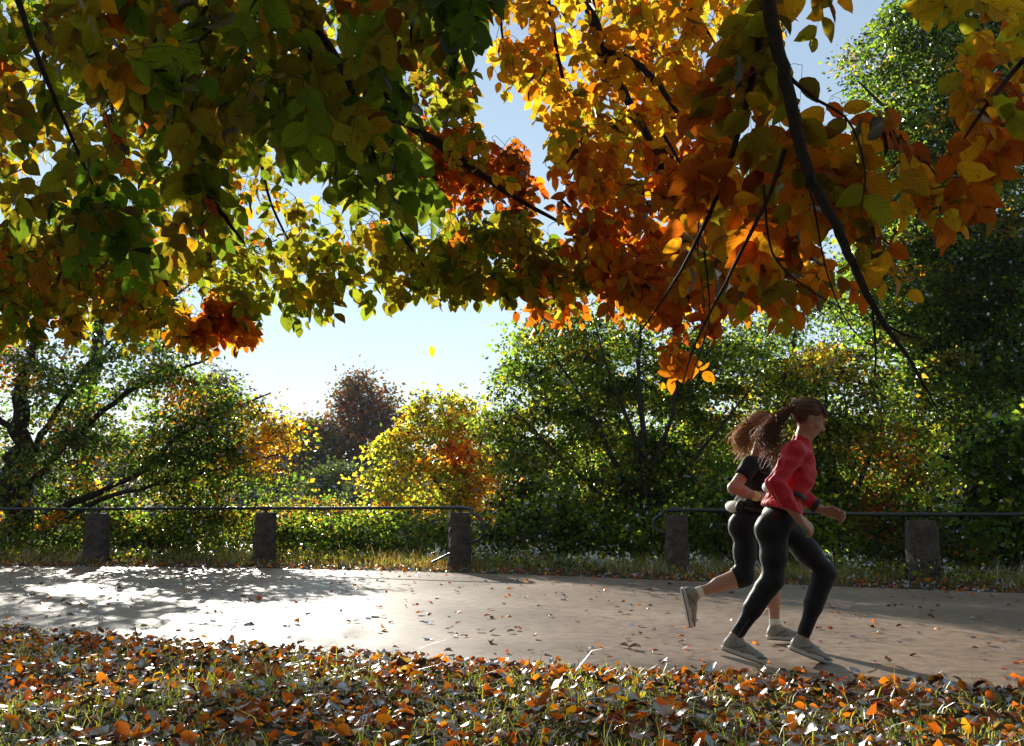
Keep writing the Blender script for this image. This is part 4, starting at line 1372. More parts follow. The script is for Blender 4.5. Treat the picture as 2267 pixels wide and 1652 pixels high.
# ------------------------------------------------------------------ people: implicit surfaces meshed with surface nets
class Field:
    def __init__(s, lo, hi, h):
        s.lo = np.array(lo, float); s.h = h
        s.n = np.ceil((np.array(hi) - s.lo) / h).astype(int) + 1
        s.F = np.full(s.n, 0.08, np.float32)

    def _box(s, blo, bhi):
        a = np.clip(np.floor((blo - s.lo) / s.h).astype(int), 0, s.n)
        b = np.clip(np.ceil((bhi - s.lo) / s.h).astype(int) + 1, 0, s.n)
        if np.any(b <= a): return None
        ax = [(s.lo[i] + s.h * np.arange(a[i], b[i])).astype(np.float32) for i in range(3)]
        G = np.stack(np.meshgrid(*ax, indexing='ij'), -1)
        return tuple(slice(a[i], b[i]) for i in range(3)), G

    def _put(s, sl, d, k):
        A = s.F[sl]
        if k < 0:                                # carve
            kk = -k
            h = np.maximum(kk - np.abs(A + d), 0) / kk
            s.F[sl] = np.maximum(A, -d) + h * h * kk * .25
        else:
            h = np.maximum(k - np.abs(A - d), 0) / max(k, 1e-6)
            s.F[sl] = np.minimum(A, d) - h * h * k * .25

    def cone(s, a, b, ra, rb, k=0.03, flat=None):
        """tapered limb; flat=(axis vector, factor) thickens (>1) or flattens (<1) it along an axis"""
        a = np.array(a, float); b = np.array(b, float)
        m = max(ra, rb) * 1.9 + 0.06
        r = s._box(np.minimum(a, b) - m, np.maximum(a, b) + m)
        if r is None: return
        sl, G = r
        ab = b - a
        t = np.clip(((G - a) @ ab) / (ab @ ab), 0, 1)
        q = G - (a + t[..., None] * ab)
        if flat is not None:
            ax = norm(flat[0]); c = (q @ ax)
            q = q + (1.0 / flat[1] - 1.0) * c[..., None] * ax
        s._put(sl, (np.linalg.norm(q, axis=-1) - (ra + (rb - ra) * t)).astype(np.float32), k)

    def ell(s, c, r, k=0.02, R=None):
        c = np.array(c, float); r = np.array(r, float)
        m = r.max() + 0.06
        q = s._box(c - m, c + m)
        if q is None: return
        sl, G = q
        p = G - c
        if R is not None: p = p @ R              # rows of R.T = local axes
        l = np.linalg.norm(p / r, axis=-1)
        g = np.linalg.norm(p / (r * r), axis=-1)
        s._put(sl, (l * (l - 1) / np.maximum(g, 1e-6)).astype(np.float32), k)

    def grow_by(s, d): s.F = s.F - d

    def cut(s, p, nrm):
        """keep the side the normal points away from"""
        ax = [(s.lo[i] + s.h * np.arange(s.n[i])).astype(np.float32) for i in range(3)]
        nn = norm(nrm)
        d = (ax[0][:, None, None] - p[0]) * nn[0] + (ax[1][None, :, None] - p[1]) * nn[1] + (ax[2][None, None, :] - p[2]) * nn[2]
        s.F = np.maximum(s.F, d.astype(np.float32))

    def noise(s, amp, freq, seed=0):
        r = np.random.default_rng(seed)
        ax = [(s.lo[i] + s.h * np.arange(s.n[i])).astype(np.float32) for i in range(3)]
        tot = 0
        for _ in range(5):
            w = r.normal(0, freq, 3); ph = r.random() * 6.28
            tot = tot + np.sin(ax[0][:, None, None] * w[0] + ax[1][None, :, None] * w[1] + ax[2][None, None, :] * w[2] + ph)
        s.F = s.F + (amp / 2.2) * tot.astype(np.float32)

    def mesh(s, name, mat):
        Fd = s.F
        nx, ny, nz = Fd.shape
        I = Fd < 0
        cs = [(i, j, k) for i in (0, 1) for j in (0, 1) for k in (0, 1)]
        cnt = sum(I[i:nx - 1 + i, j:ny - 1 + j, k:nz - 1 + k].astype(np.int8) for i, j, k in cs)
        act = (cnt > 0) & (cnt < 8)
        cells = np.argwhere(act)
        idx = np.full(act.shape, -1, np.int64)
        idx[act] = np.arange(len(cells))
        acc = np.zeros((len(cells), 3)); num = np.zeros(len(cells))
        for a in cs:
            for d in range(3):
                if a[d]: continue
                b = list(a); b[d] = 1
                fa = Fd[tuple((cells + a).T)]; fb = Fd[tuple((cells + b).T)]
                c = (fa < 0) != (fb < 0)
                t = fa / np.where(fa - fb == 0, 1, fa - fb)
                p = cells + np.array(a, float)
                p[:, d] += t
                acc += np.where(c[:, None], p, 0); num += c
        V = s.lo + s.h * acc / num[:, None]
        Q = []
        for d in range(3):
            e1, e2 = (d + 1) % 3, (d + 2) % 3
            lo = [1, 1, 1]; lo[d] = 0
            A = np.argwhere(act)                # cell holding the edge at its lower corner
            A = A[(A[:, e1] > 0) & (A[:, e2] > 0)]
            B = A.copy(); B[:, d] += 1
            fa = I[tuple(A.T)]; fb = I[tuple(B.T)]
            m = fa != fb
            A = A[m]; fl = fa[m]
            o1 = np.zeros(3, int); o1[e1] = 1
            o2 = np.zeros(3, int); o2[e2] = 1
            q = np.stack([idx[tuple(A.T)], idx[tuple((A - o1).T)], idx[tuple((A - o1 - o2).T)], idx[tuple((A - o2).T)]], 1)
            q[~fl] = q[~fl][:, ::-1]
            Q.append(q[(q >= 0).all(1)])
        return mesh_np(name, V, np.concatenate(Q), mat, smooth=True)


def skin_material(name, c):
    m, nt, out = new_mat(name)
    p = N(nt, 'ShaderNodeBsdfPrincipled')
    p.inputs['Base Color'].default_value = (*c, 1)
    p.inputs['Roughness'].default_value = 0.5
    p.inputs['Subsurface Weight'].default_value = 0.12
    p.inputs['Subsurface Radius'].default_value = (0.012, 0.004, 0.002)
    p.inputs['Subsurface Scale'].default_value = 1.0
    nt.links.new(p.outputs[0], out.inputs[0])
    return m


M_SKIN = skin_material('skin', (0.42, 0.22, 0.145))
M_RED = pr_mat('red_jacket', (0.52, 0.010, 0.026), 0.65, 0.3, noise=(9, (0.58, 0.012, 0.032)), bump=(34, 0.35, 0.012), sheen=0.2)
M_TIGHT = pr_mat('black_tights', (0.006, 0.006, 0.010), 0.55, 0.22, sheen=0.02, bump=(70, 0.10, 0.003))
M_BLACK = pr_mat('black_tee', (0.010, 0.010, 0.012), 0.8, 0.25, sheen=0.05, bump=(30, 0.4, 0.012))
M_SHOE = pr_mat('shoe_mesh', (0.34, 0.31, 0.27), 0.6, 0.4, noise=(45, (0.22, 0.20, 0.175)), bump=(300, 0.4, 0.002))
M_TRIM = pr_mat('shoe_trim', (0.13, 0.12, 0.12), 0.5, 0.4)
M_SOLE = pr_mat('shoe_sole', (0.55, 0.53, 0.50), 0.6, 0.4)
M_OUTS = pr_mat('outsole', (0.08, 0.075, 0.07), 0.7, 0.3)
M_WHITE = pr_mat('white_cloth', (0.75, 0.74, 0.70), 0.7, 0.3)
M_YEL = pr_mat('pale_yellow_cloth', (0.75, 0.60, 0.22), 0.7, 0.3)
M_STRAP = pr_mat('black_strap', (0.012, 0.012, 0.012), 0.6, 0.4)
M_EYE = pr_mat('eye_white', (0.30, 0.28, 0.26), 0.4, 0.5)
M_LIP = pr_mat('lip', (0.34, 0.11, 0.09), 0.5, 0.4)


def hair_mat(name, c):
    m, nt, out = new_mat(name)
    L = nt.links
    p = N(nt, 'ShaderNodeBsdfPrincipled')
    p.inputs['Roughness'].default_value = 0.55
    p.inputs['Specular IOR Level'].default_value = 0.6
    geo = N(nt, 'ShaderNodeNewGeometry')
    hs = N(nt, 'ShaderNodeHueSaturation')
    hs.inputs['Color'].default_value = (*c, 1)
    mp = N(nt, 'ShaderNodeMapRange'); mp.inputs[3].default_value = .6; mp.inputs[4].default_value = 1.6
    L.new(geo.outputs['Random Per Island'], mp.inputs[0])
    L.new(mp.outputs[0], hs.inputs['Value'])
    L.new(hs.outputs[0], p.inputs['Base Color'])
    tr = N(nt, 'ShaderNodeBsdfTranslucent')
    tr.inputs[0].default_value = (c[0] * 4.6, c[1] * 4.4, c[2] * 3.8, 1)
    mx = N(nt, 'ShaderNodeMixShader'); mx.inputs[0].default_value = .45
    L.new(p.outputs[0], mx.inputs[1]); L.new(tr.outputs[0], mx.inputs[2])
    L.new(mx.outputs[0], out.inputs[0])
    return m


M_HAIR1 = hair_mat('brown_hair', (0.11, 0.055, 0.028))
M_HAIR2 = hair_mat('light_brown_hair', (0.22, 0.13, 0.065))


def hand_prims(f, wrist, dirn, palm_n, thumb_side, curl=1.0, sc=1.0, k=0.006):
    """palm with four fingers that curl toward palm_n, and a thumb from the side of the palm"""
    d = norm(dirn); pn = norm(palm_n - (palm_n @ d) * d); sd = norm(np.cross(d, pn)) * thumb_side
    w = np.array(wrist, float)
    knuck = w + d * .085 * sc
    for j, o_ in enumerate((0.030, 0.010, -0.010, -0.028)):          # index .. little
        base = knuck + sd * o_ * sc - d * (0, 0, .004, .012)[j] * sc
        f.cone(w + sd * o_ * .6 * sc + d * .01, base, .0145 * sc, .0115 * sc, .014)
    lens = (.92, 1.0, .93, .74)
    for j, o_ in enumerate((0.031, 0.011, -0.010, -0.029)):
        p = knuck + sd * o_ * sc - d * (0, 0, .004, .012)[j] * sc
        ang = 0.35 * curl
        r = .0092
        for seg, ln in enumerate((.040, .026, .020)):
            dd = d * math.cos(ang) + pn * math.sin(ang) + sd * (.06 * (1.5 - j))
            q = p + norm(dd) * ln * lens[j] * sc
            f.cone(p, q, r * sc, r * .9 * sc, k if seg else .008)
            p = q; r *= .9
            ang += 0.95 * curl
    p = w + sd * .022 * sc + d * .022 * sc
    q = p + norm(d * .75 + sd * .75 + pn * .3) * .042 * sc
    f.cone(p, q, .0145 * sc, .011 * sc, .012)
    q2 = q + norm(d * .95 + sd * .1 + pn * .45 * curl) * .030 * sc
    f.cone(q, q2, .0108 * sc, .0095 * sc, k)
    q3 = q2 + norm(d * .8 - sd * .35 + pn * .6 * curl) * .024 * sc
    f.cone(q2, q3, .0095 * sc, .0075 * sc, k)


def head_prims(f, c, fwd, upv, s=1.0):
    """c: centre of the skull; face looks along fwd"""
    fw = norm(fwd); u = norm(upv - (upv @ fw) * fw); r = np.cross(fw, u)
    R = np.stack([fw, r, u], 1)
    P = lambda a, b, cc: c + (fw * a + r * b + u * cc) * s
    f.ell(P(-.008, 0, .018), np.array([.098, .076, .092]) * s, .02, R)      # skull
    f.ell(P(.030, 0, -.040), np.array([.060, .055, .066]) * s, .03, R)      # face
    f.ell(P(.052, 0, -.093), np.array([.024, .024, .018]) * s, .025, R)     # chin
    f.cone(P(.060, -.030, .012), P(.060, .030, .012), .026 * s, .026 * s, .02)   # brow
    f.cone(P(.085, 0, .000), P(.106, 0, -.036), .008 * s, .0115 * s, .012)  # nose
    f.ell(P(.094, .010, -.040), np.array([.010, .007, .007]) * s, .008, R)
    f.ell(P(.094, -.010, -.040), np.array([.010, .007, .007]) * s, .008, R)
    f.ell(P(.082, 0, -.061), np.array([.013, .022, .0065]) * s, .006, R)    # lips
    f.ell(P(.080, 0, -.071), np.array([.012, .018, .0065]) * s, .006, R)
    for sgn in (-1, 1):
        f.ell(P(.080, sgn * .032, -.006), np.array([.014, .017, .012]) * s, -.010, R)    # eye socket
        f.ell(P(.052, sgn * .046, -.034), np.array([.026, .018, .020]) * s, .02, R)      # cheek
        f.ell(P(-.006, sgn * .078, -.018), np.array([.019, .007, .031]) * s, .008, R)    # ear
        f.cone(P(.010, sgn * .052, -.062), P(.048, sgn * .026, -.092), .018 * s, .016 * s, .02)   # jaw
    return P, R


class Shoe:
    """shoe in its own space: heel at the origin, toe along +X, up +Z, 0.27 m long"""
    def __init__(s):
        f = Field((-.05, -.09, -.03), (.32, .09, .15), .0042)
        Y = np.array([0, 1., 0])
        f.cone((.045, 0, .045), (.13, 0, .042), .040, .040, .02)
        f.cone((.13, 0, .042), (.225, .004, .028), .041, .032, .02, flat=((0, 1, 0), 1.14))
        f.cone((.04, 0, .045), (.055, 0, .085), .037, .035, .02)
        f.cone((.10, 0, .06), (.055, 0, .088), .030, .034, .02)
        f.ell((.055, 0, .125), (.030, .024, .026), -.008)
        f.cut((0, 0, .018), (0, 0, -1))
        s.upper = f.mesh('upper', M_SHOE)
        f = Field((-.05, -.09, -.03), (.33, .09, .08), .0042)
        f.cone((.038, 0, .02), (.14, 0, .018), .043, .041, .02)
        f.cone((.14, 0, .018), (.235, .006, .020), .043, .037, .02, flat=((0, 1, 0), 1.12))
        f.cut((0, 0, 0.006), (0, 0, -1)); f.cut((0.1, 0, .030), (-.05, 0, 1))
        s.sole = f.mesh('sole', M_SOLE)
        f = Field((-.05, -.09, -.03), (.33, .09, .05), .0042)
        f.cone((.038, 0, .02), (.14, 0, .018), .0435, .0415, .02)
        f.cone((.14, 0, .018), (.235, .006, .020), .0435, .0375, .02, flat=((0, 1, 0), 1.12))
        f.cut((0, 0, 0.0), (0, 0, -1)); f.cut((0, 0, .0075), (0, 0, 1))
        s.tread = f.mesh('tread', M_OUTS)
        t = Tubes()
        for i in range(5):
            x = .10 + .022 * i; z = .087 - .0085 * i
            t.add([(x - .006, -.028, z - .010), (x, -.012, z), (x + .004, .012, z), (x - .004, .028, z - .010)], [.0022] * 4, 5)
        s.lace = t.mesh('lace', M_WHITE)
        t = Tubes()
        for sg in (-1, 1):
            t.add([(.05, sg * .041, .035), (.085, sg * .044, .052), (.12, sg * .040, .072)], [.005, .004, .003], 5)
            t.add([(.10, sg * .043, .030), (.135, sg * .044, .045), (.16, sg * .036, .062)], [.005, .004, .003], 5)
            t.add([(.20, sg * .040, .030), (.235, sg * .033, .036), (.262, sg * .012, .040)], [.005, .006, .006], 5)
        s.trim = t.mesh('trim', M_TRIM)

    def place(s, parent, ankle, toe_dir, upv, sc=1.0):
        """toe_dir: heel to toe; the ankle sits above (0.055, 0, 0.10) of the shoe"""
        x = norm(toe_dir); z = norm(np.array(upv, float) - (np.array(upv) @ x) * x); y = np.cross(z, x)
        o_ = np.array(ankle) - (x * .055 + z * .095) * sc
        sh = bpy.data.objects.new('shoe', s.upper)
        COL.objects.link(sh)
        sh.parent = parent
        M = Matrix(((x[0], y[0], z[0], o_[0]), (x[1], y[1], z[1], o_[1]), (x[2], y[2], z[2], o_[2]), (0, 0, 0, 1)))
        sh.matrix_local = Matrix.Translation(-Vector(parent.location)) @ M @ Matrix.Diagonal((sc, sc, sc, 1))
        for nm, me in (('sole', s.sole), ('tread', s.tread), ('lace', s.lace), ('trim', s.trim)):
            o2 = bpy.data.objects.new(nm, me); COL.objects.link(o2); o2.parent = sh
            if nm in ('lace', 'trim'): o2['kind'] = 'thing'
        return x, y, z, o_


SHOE = Shoe()


def hair_strands(e, P, base_pts, flow, mat, n, length, r0, seed, spread=.05, wave=.02):
    """strands from the scalp points swept through the flow path, as thin tapering tubes"""
    r = np.random.default_rng(seed)
    t = Tubes()
    fl = np.array(flow)
    for i in range(n):
        s = base_pts[r.integers(len(base_pts))] + r.normal(0, .010, 3)
        L_ = length * r.uniform(.6, 1.08)
        off = r.normal(0, 1, 3) * np.array([.6, .8, .9])
        pts = [s]
        ph = r.random() * 6.28; fr = r.uniform(7, 12)
        m = 11
        for k_ in range(1, m + 1):
            u = k_ / m * L_
            q = np.array([np.interp(u, np.linspace(0, 1, len(fl)), fl[:, c]) for c in range(3)])
            amp = spread * (0.35 + u)
            w = wave * u * np.array([math.sin(fr * u + ph), math.cos(fr * 1.3 * u + ph), math.sin(fr * .8 * u + 2 * ph)])
            pts.append(q + off * amp * (.6 + 1.2 * u) + w)
        pts = np.array(pts)
        pts[1] = pts[0] * .5 + pts[1] * .5
        rad = np.linspace(r0, r0 * .35, len(pts))
        t.add(pts, rad, 3)
    return t


def runner(name, label, D, J, top, opts):
    """J: joints as (crop x, crop y, depth offset) of the photograph's detail"""
    def Q(k_):
        cx, cyy, dy = J[k_]
        return at((1850 + cx / 1.943) * .78199, (1100 + cyy / 1.943) * .78199, D + dy)
    j = {k_: Q(k_) for k_ in J}
    root = np.array([j['pelvis'][0], D, 0.006])
    e = empty(name, root)
    tag(e, label, 'person', 'two women running side by side')
    allp = np.array(list(j.values()))
    lo, hi = allp.min(0) - .30, allp.max(0) + .30
    lo[1] = D - .48; hi[1] = D + .48
    lo[2] = -0.02
    h = .0072
    fwd = j['face'] - j['head']; fwd = norm(fwd)
    upv = np.array([-.08, 0, 1.0])
    sh_mid = (j['shN'] + j['shF']) / 2
    chest = sh_mid * .62 + j['pelvis'] * .38
    waist = sh_mid * .30 + j['pelvis'] * .70
    Y = np.array([0, 1., 0])
    spine = norm(sh_mid - j['pelvis'])
    fr = norm(np.cross(Y, spine)); fr = fr if fr[0] > 0 else -fr
    RR = np.stack([fr, Y, spine], 1)

    def torso(f, g=0.0):
        f.ell(chest + spine * .02 + fr * .012, np.array([.098, .145, .165]) + g, .05, RR)
        f.ell(waist, np.array([.082, .118, .13]) + g, .05, RR)
        f.ell(sh_mid + spine * -.03, np.array([.075, .165, .06]) + g, .04, RR)
        for sg in (-1, 1):
            f.ell(chest + fr * .062 + Y * sg * .060 + spine * .01, np.array([.048, .052, .056]) + g, .04, RR)

    def pelvis(f, g=0.0):
        p = j['pelvis']
        f.ell(p, np.array([.092, .136, .10]) + g, .05, RR)
        for s_, hk in ((-1, 'hipN'), (1, 'hipF')):
            f.ell(j[hk] - fr * .045 - spine * .03, np.array([.066, .070, .078]) + g, .06, RR)   # buttock

    def leg(f, S, g=0.0, full=True):
        a, b, c = j['hip' + S], j['knee' + S], j['ank' + S]
        f.cone(a, a * .45 + b * .55, .076 + g, .062 + g, .05)
        f.cone(a * .45 + b * .55, b, .062 + g, .048 + g, .06)
        sd = norm(b - c); bk = norm(np.cross(Y, sd)); bk = -bk if bk[0] > 0 else bk
        f.cone(b, c, .044 + g, .033 + g, .06)
        f.cone(b * .82 + c * .18 + bk * .016, b * .5 + c * .5 + bk * .012, .041 + g, .037 + g, .06)

    def arm(f, S, g=0.0):
        a, b, c = j['sh' + S], j['elb' + S], j['wri' + S]
        f.cone(a, b, .047 + g, .037 + g, .03)
        f.ell(a, np.array([.053, .053, .056]) + g, .03)
        f.cone(b, b * .6 + c * .4, .037 + g, .038 + g, .02)
        f.cone(b * .6 + c * .4, c, .038 + g, .025 + g, .02)

    # body: one continuous surface
    f = Field(lo, hi, h)
    torso(f); pelvis(f)
    for S in 'NF':
        leg(f, S); arm(f, S)
    f.cone(sh_mid + spine * .0, j['head'] - spine * .05, .052, .048, .03)
    P, R = head_prims(f, j['head'], fwd, upv, 1.0)
    for S, th in (('N', 1), ('F', -1)):
        hd = norm(j['hand' + S] - j['wri' + S])
        hand_prims(f, j['wri' + S] + hd * .01, hd, np.array([-.25, (1 if S == 'N' else -1) * .75, -.6]), opts.get('thumb' + S, th), 1.0, 1.0)
    for S in 'NF':
        a = j['ank' + S]; td = norm(opts['shoe' + S][0]); uu = norm(opts['shoe' + S][1])
        f.cone(a, a + td * .09 - uu * .045, .033, .020, .02)
    body = f.mesh('body', M_SKIN)
    link('body', body, e)

    # top
    f = Field(lo, hi, h)
    torso(f, .012)
    if top == 'jacket':
        f.ell(j['pelvis'] + spine * .05, np.array([.104, .150, .07]) + .012, .05, RR)
        for S in 'NF': arm(f, S, .012)
        f.cone(sh_mid, sh_mid + spine * .055 + fr * .006, .070, .062, .03)
        f.noise(.0058, 40, 3)
        f.cut(sh_mid + spine * .095 + fr * .0, spine + fr * .15)
        f.cut(j['pelvis'] + spine * .045, -spine)
        for S in 'NF':
            pass
        # sleeves end at the cuffs
        me_f = f
        for S in 'NF':
            c = j['cuf' + S]; d = norm(j['wri' + S] - j['elb' + S])
            r_ = f._box(c - .02 - .09, c + .20)
            r_ = f._box(np.minimum(c, j['hand' + S]) - .08, np.maximum(c, j['hand' + S]) + .10)
            sl, G = r_
            dd = ((G - c) @ d)
            # only around the forearm's own axis
            rad = np.linalg.norm((G - c) - dd[..., None] * d, axis=-1)
            f.F[sl] = np.where((rad < .075) & (dd > 0), np.maximum(f.F[sl], np.minimum(dd, .05)), f.F[sl])
        link('jacket', f.mesh('jacket', M_RED), e)
    else:
        for S in 'NF':
            a, b = j['sh' + S], j['elb' + S]
            f.cone(a, a * .45 + b * .55, .063, .060, .03)
        f.ell(j['pelvis'] + spine * .05, np.array([.104, .150, .07]) + .012, .05, RR)
        f.noise(.0035, 40, 5)
        f.cut(sh_mid + spine * .055, spine)
        f.cut(j['pelvis'] + spine * .05, -spine)
        for S in 'NF':
            a, b = j['sh' + S], j['elb' + S]
            c = a * .48 + b * .52; d = norm(b - a)
            sl, G = f._box(np.minimum(c, b) - .1, np.maximum(c, b) + .1)
            dd = ((G - c) @ d); rad = np.linalg.norm((G - c) - dd[..., None] * d, axis=-1)
            f.F[sl] = np.where((rad < .075) & (dd > 0), np.maximum(f.F[sl], np.minimum(dd, .05)), f.F[sl])
        link('shirt', f.mesh('shirt', M_BLACK), e)

    # tights
    f = Field(lo, hi, h)
    pelvis(f, .006)
    for S in 'NF': leg(f, S, .006)
    f.noise(.0016, 38, 7)
    f.cut(j['pelvis'] + spine * .085, spine)
    for S in 'NF':
        b, c = j['knee' + S], j['ank' + S]
        q = opts['hem']
        cc = b * (1 - q) + c * q; d = norm(c - b)
        sl, G = f._box(np.minimum(cc, c) - .14, np.maximum(cc, c) + .14)
        dd = ((G - cc) @ d); rad = np.linalg.norm((G - cc) - dd[..., None] * d, axis=-1)
        f.F[sl] = np.where((rad < .10) & (dd > 0), np.maximum(f.F[sl], np.minimum(dd, .05)), f.F[sl])
    link('leggings', f.mesh('leggings', M_TIGHT), e)

    # shoes and socks
    for S in 'NF':
        td, uu = opts['shoe' + S]
        x, y_, z_, o_ = SHOE.place(e, j['ank' + S] , np.array(td, float), np.array(uu, float), 1.0)
        t = Tubes()
        b = j['knee' + S]; a = j['ank' + S]
        ds = norm(b - a)
        t.add([a - z_ * .03, a + ds * .02, a + ds * .05], [.034, .0385, .0400], 16)
        link('sock', t.mesh('sock', opts['sock']), e)

    # face details
    if top == 'jacket':
        # side seam down the leg and a zip pull line on the jacket
        for S in 'N':
            a, b, c = j['hip' + S], j['knee' + S], j['ank' + S]
            t = Tubes()
            pts = [a + Y * -.082, a * .5 + b * .5 + Y * -.072, b + Y * -.056, b * .6 + c * .4 + Y * -.046, c + Y * -.038]
            t.add(pts, [.0015] * 5, 4)
            link('side_seam', t.mesh('side_seam', M_TRIM), e)
    for sg in (-1, 1):
        c = P(.073, sg * .032, -.006)
        t = Field(c - .02, c + .02, .0016)
        t.ell(c, (.0115, .0115, .0115), .002)
        link('eye', t.mesh('eye', M_EYE), e)
        c2 = P(.0815, sg * .033, -.006)
        t = Field(c2 - .012, c2 + .012, .0011)
        t.ell(c2, (.0048, .0048, .0048), .001)
        link('iris', t.mesh('iris', M_STRAP), e)
        t = Tubes()
        t.add([P(.087, sg * .014, .020), P(.084, sg * .032, .026), P(.070, sg * .048, .020)], [.0022, .003, .0015], 5)
        link('eyebrow', t.mesh('eyebrow', opts['hair']), e)
    t = Tubes()
    t.add([P(.078, -.024, -.066), P(.094, -.008, -.0655), P(.094, .008, -.0655), P(.078, .024, -.066)], [.002, .0045, .0045, .002], 6)
    link('lips', t.mesh('lips', M_LIP), e)

    # hair: a cap with a hairline and blown strands
    hc = j['head']
    f = Field(hc - .20, hc + .20, .0052)
    fw = R[:, 0]; uu = R[:, 2]
    f.ell(P(-.014, 0, .024), (.106, .085, .096), .02, R)
    f.ell(P(-.080, 0, .03), (.045, .045, .04), .03, R)
    f.noise(.0022, 90, 9)
    f.cut(P(.040, 0, .030), norm(fw * .80 - uu * .45))
    f.cut(P(0, 0, -.075), -uu)
    f.ell(P(.035, -.08, -.045), (.05, .04, .062), -.01, R)
    f.ell(P(.035, .08, -.045), (.05, .04, .062), -.01, R)
    cap = f.mesh('hair', opts['hair'])
    ho = link('hair', cap, e)
    flow = [at((1850 + a / 1.943) * .78199, (1100 + b / 1.943) * .78199, D + c) for a, b, c in opts['flow']]
    tie = P(-.105, 0, .045)
    bp = np.array([tie + r_ for r_ in np.random.default_rng(4).normal(0, .012, (60, 3))])
    t = hair_strands(e, P, bp, [tie] + flow, opts['hair'], opts.get('ns', 420), 1.0, .0026, 12, spread=opts.get('spread', .030), wave=.055)
    link('ponytail', t.mesh('ponytail', opts['hair']), e)
    # loose strands over the cap
    t = Tubes(); r = np.random.default_rng(17)
    for i in range(230):
        a0 = r.uniform(-1.25, 1.25); t0 = r.uniform(.0, .5)
        pts = []
        for s_ in np.linspace(0, 1, 9):
            th = math.radians(68) * (1 - s_) - math.radians(75) * s_ * .6 + t0 * .4
            x_ = math.sin(th) * .100; zz = math.cos(th) * .098
            w_ = a0 * (1 - .75 * s_)
            pts.append(P(-.014 + x_ * (1 if s_ < .98 else 1), .088 * math.sin(w_) * math.cos(th * .6), .022 + zz * math.cos(w_) * .99) + r.normal(0, .0018, 3))
        t.add(np.array(pts), np.linspace(.0018, .001, 9), 3)
    for i in range(110):
        d_ = norm(r.normal(0, 1, 3)); d_[0] = -abs(d_[0]) * .8; d_[2] = d_[2] * .8 + .1
        st = hc + norm(d_) * .098 + R[:, 2] * .02
        ln = r.uniform(.03, .09)
        t.add([st, st + (np.array([-.8, 0, .25]) + r.normal(0, .3, 3)) * ln * .5, st + (np.array([-1.0, 0, -.1]) + r.normal(0, .4, 3)) * ln], [.0011, .0008, .0005], 3)
    link('hair_strands', t.mesh('hair_strands', opts['hair']), e)['kind'] = 'stuff'
    t = Tubes(); th = np.linspace(0, 2 * math.pi, 13)
    dirp = norm(flow[0] - tie); a_ = norm(np.cross(dirp, Y)); b_ = np.cross(dirp, a_)
    t.add([tie + (a_ * math.cos(q) + b_ * math.sin(q)) * .016 for q in th], [.0055] * 13, 6)
    link('hair_tie', t.mesh('hair_tie', M_STRAP), e)

    # waist belt with a pouch
    bc = j['pelvis'] + spine * opts['belt']
    def ring(z0, z1, g):
        V = []; T = []
        n_ = 40
        for zz in (z0, z1):
            for q in np.linspace(0, 2 * math.pi, n_, endpoint=False):
                V.append(bc + fr * math.cos(q) * (opts['bx'] + g) + Y * math.sin(q) * (opts['by'] + g) + spine * zz)
        for i in range(n_):
            T.append((i, (i + 1) % n_, n_ + (i + 1) % n_, n_ + i))
        return np.array(V), np.array(T)
    V, T = ring(-.014, .014, .004)
    o_ = link('waist_belt', mesh_np('waist_belt', V, T, M_STRAP, smooth=True), e)
    sm = o_.modifiers.new('thick', 'SOLIDIFY'); sm.thickness = .006; sm.offset = 1
    for nm, mat, ang, sz in opts['pouch']:
        q = math.radians(ang)
        c = bc + fr * math.cos(q) * (opts['bx'] + .012) + Y * math.sin(q) * (opts['by'] + .012) + spine * sz[3]
        f = Field(c - .11, c + .11, .004)
        out_ = norm(fr * math.cos(q) + Y * math.sin(q)); tan_ = np.cross(spine, out_)
        f.ell(c, (sz[0], sz[1], sz[2]), .01, np.stack([out_, tan_, spine], 1))
        f.F = f.F  # soft pouch
        link(nm, f.mesh(nm, mat), e)
    if opts.get('band'):
        S, q, mat, nm, wd = opts['band']
        b, c = j['elb' + S], j['wri' + S]
        cc = b * (1 - q) + c * q; d = norm(c - b)
        t = Tubes(); t.add([cc - d * wd, cc - d * wd * .5, cc + d * wd * .5, cc + d * wd], [.030, .0345, .0335, .028] if top != 'jacket' else [.044, .050, .049, .042], 18)
        link(nm, t.mesh(nm, mat), e)
    return e, j, P


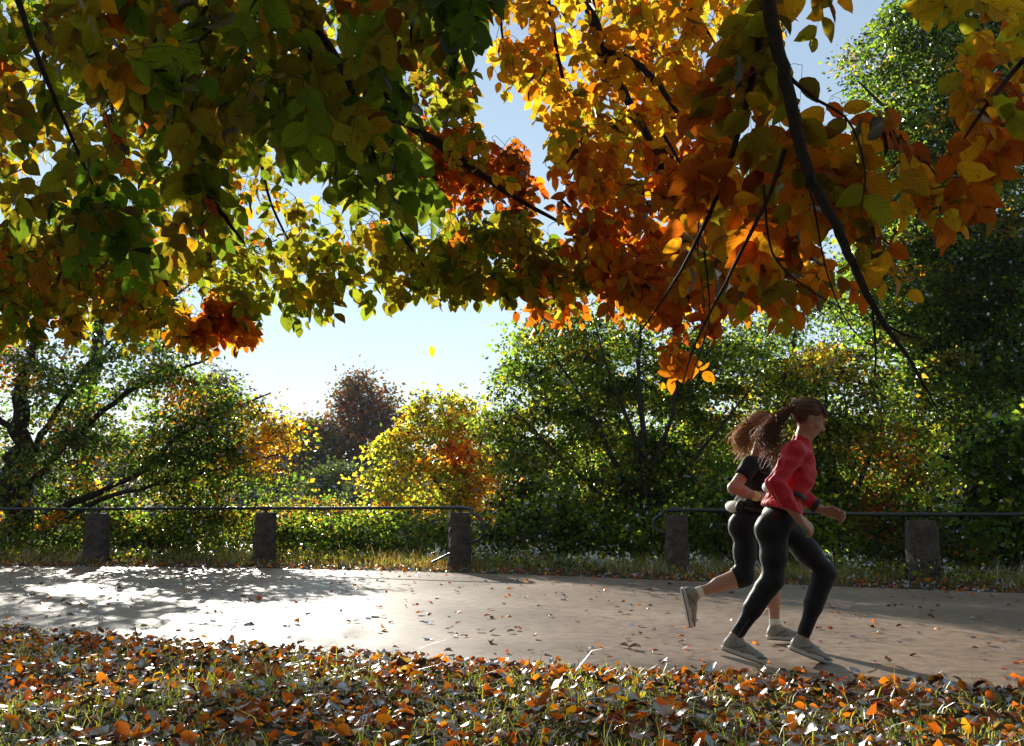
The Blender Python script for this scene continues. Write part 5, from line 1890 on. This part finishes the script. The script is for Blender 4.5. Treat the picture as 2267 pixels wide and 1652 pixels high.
JR = dict(pelvis=(690, 712, 0), hipN=(672, 760, -.09), hipF=(712, 750, .09),
          kneeN=(655, 1055, -.10), ankN=(448, 1368, -.11), toeN=(560, 1480, -.11),
          kneeF=(950, 1015, .10), ankF=(818, 1372, .10), toeF=(930, 1490, .10),
          shN=(775, 350, -.165), elbN=(668, 530, -.235), wriN=(800, 715, -.20), handN=(870, 775, -.17), cufN=(786, 697, -.20),
          shF=(815, 345, .165), elbF=(755, 560, .22), wriF=(930, 672, .15), handF=(1010, 690, .11), cufF=(880, 647, .17),
          head=(858, 160, 0), face=(935, 195, -.008))
JR = {k: v for k, v in JR.items()}
runner('person', 'woman in a crimson running jacket and black leggings, nearer of the two runners', 5.47, JR, 'jacket',
       dict(hem=.95, sock=M_STRAP, shoeN=((.86, -.02, -.30), (.30, 0, .86)), shoeF=((.90, .02, -.36), (.36, 0, .90)), hair=M_HAIR1,
            flow=[(715, 150, 0), (660, 200, -.01), (620, 265, -.02), (650, 320, -.03), (690, 350, -.03)],
            belt=.155, bx=.108, by=.142, spread=.028, ns=330,
            pouch=[('pouch', M_WHITE, 192, (.034, .060, .036, .0)), ('pouch_flap', M_YEL, 222, (.030, .030, .032, .002))],
            band=('F', .78, M_STRAP, 'watch', .016)))
JB = dict(pelvis=(525, 700, 0), hipN=(508, 740, -.09), hipF=(545, 735, .09),
          kneeN=(500, 1035, -.10), ankN=(232, 1128, -.10), toeN=(200, 1270, -.10),
          kneeF=(655, 1020, .10), ankF=(668, 1305, .10), toeF=(800, 1370, .10),
          shN=(535, 420, -.165), elbN=(440, 548, -.22), wriN=(572, 596, -.20), handN=(630, 600, -.16),
          shF=(590, 415, .165), elbF=(600, 560, .22), wriF=(700, 580, .16), handF=(760, 580, .12),
          head=(612, 218, 0), face=(690, 230, .01))
runner('person', 'woman in a black tee and cropped black tights, farther runner with one leg trailing', 6.28, JB, 'tee',
       dict(hem=.20, sock=M_WHITE, shoeN=((.20, 0, -1.0), (1.0, 0, .20)), shoeF=((.98, 0, -.06), (.06, 0, 1)), hair=M_HAIR2,
            flow=[(535, 190, 0), (505, 235, 0), (485, 275, 0), (490, 310, 0), (515, 330, 0)],
            belt=.04, bx=.118, by=.165, spread=.026, ns=300,
            pouch=[('pouch', M_WHITE, 195, (.040, .095, .042, .0)), ('pouch_strap', M_STRAP, 222, (.042, .030, .050, .0))],
            band=('N', .93, M_YEL, 'wristband', .024)))

# ------------------------------------------------------------------ autumn haze over the lake
hv = [(x_, y_, z_) for z_ in (-4.4, 16.5) for y_ in (-310., 310.) for x_ in (-310., 310.)]
ht = [(0, 2, 3, 1), (4, 5, 7, 6), (0, 1, 5, 4), (2, 6, 7, 3), (0, 4, 6, 2), (1, 3, 7, 5)]
hm, hnt, hout = new_mat('haze_air')
pv = N(hnt, 'ShaderNodeVolumePrincipled')
pv.inputs['Color'].default_value = (0.86, 0.93, 1.0, 1)
pv.inputs['Density'].default_value = 0.00025
pv.inputs['Anisotropy'].default_value = 0.0
hnt.links.new(pv.outputs[0], hout.inputs['Volume'])
o = link('haze', mesh_np('haze', np.array(hv), np.array(ht), hm))
tag(o, 'thin bright haze in the air over the lake', 'haze', kind='stuff')
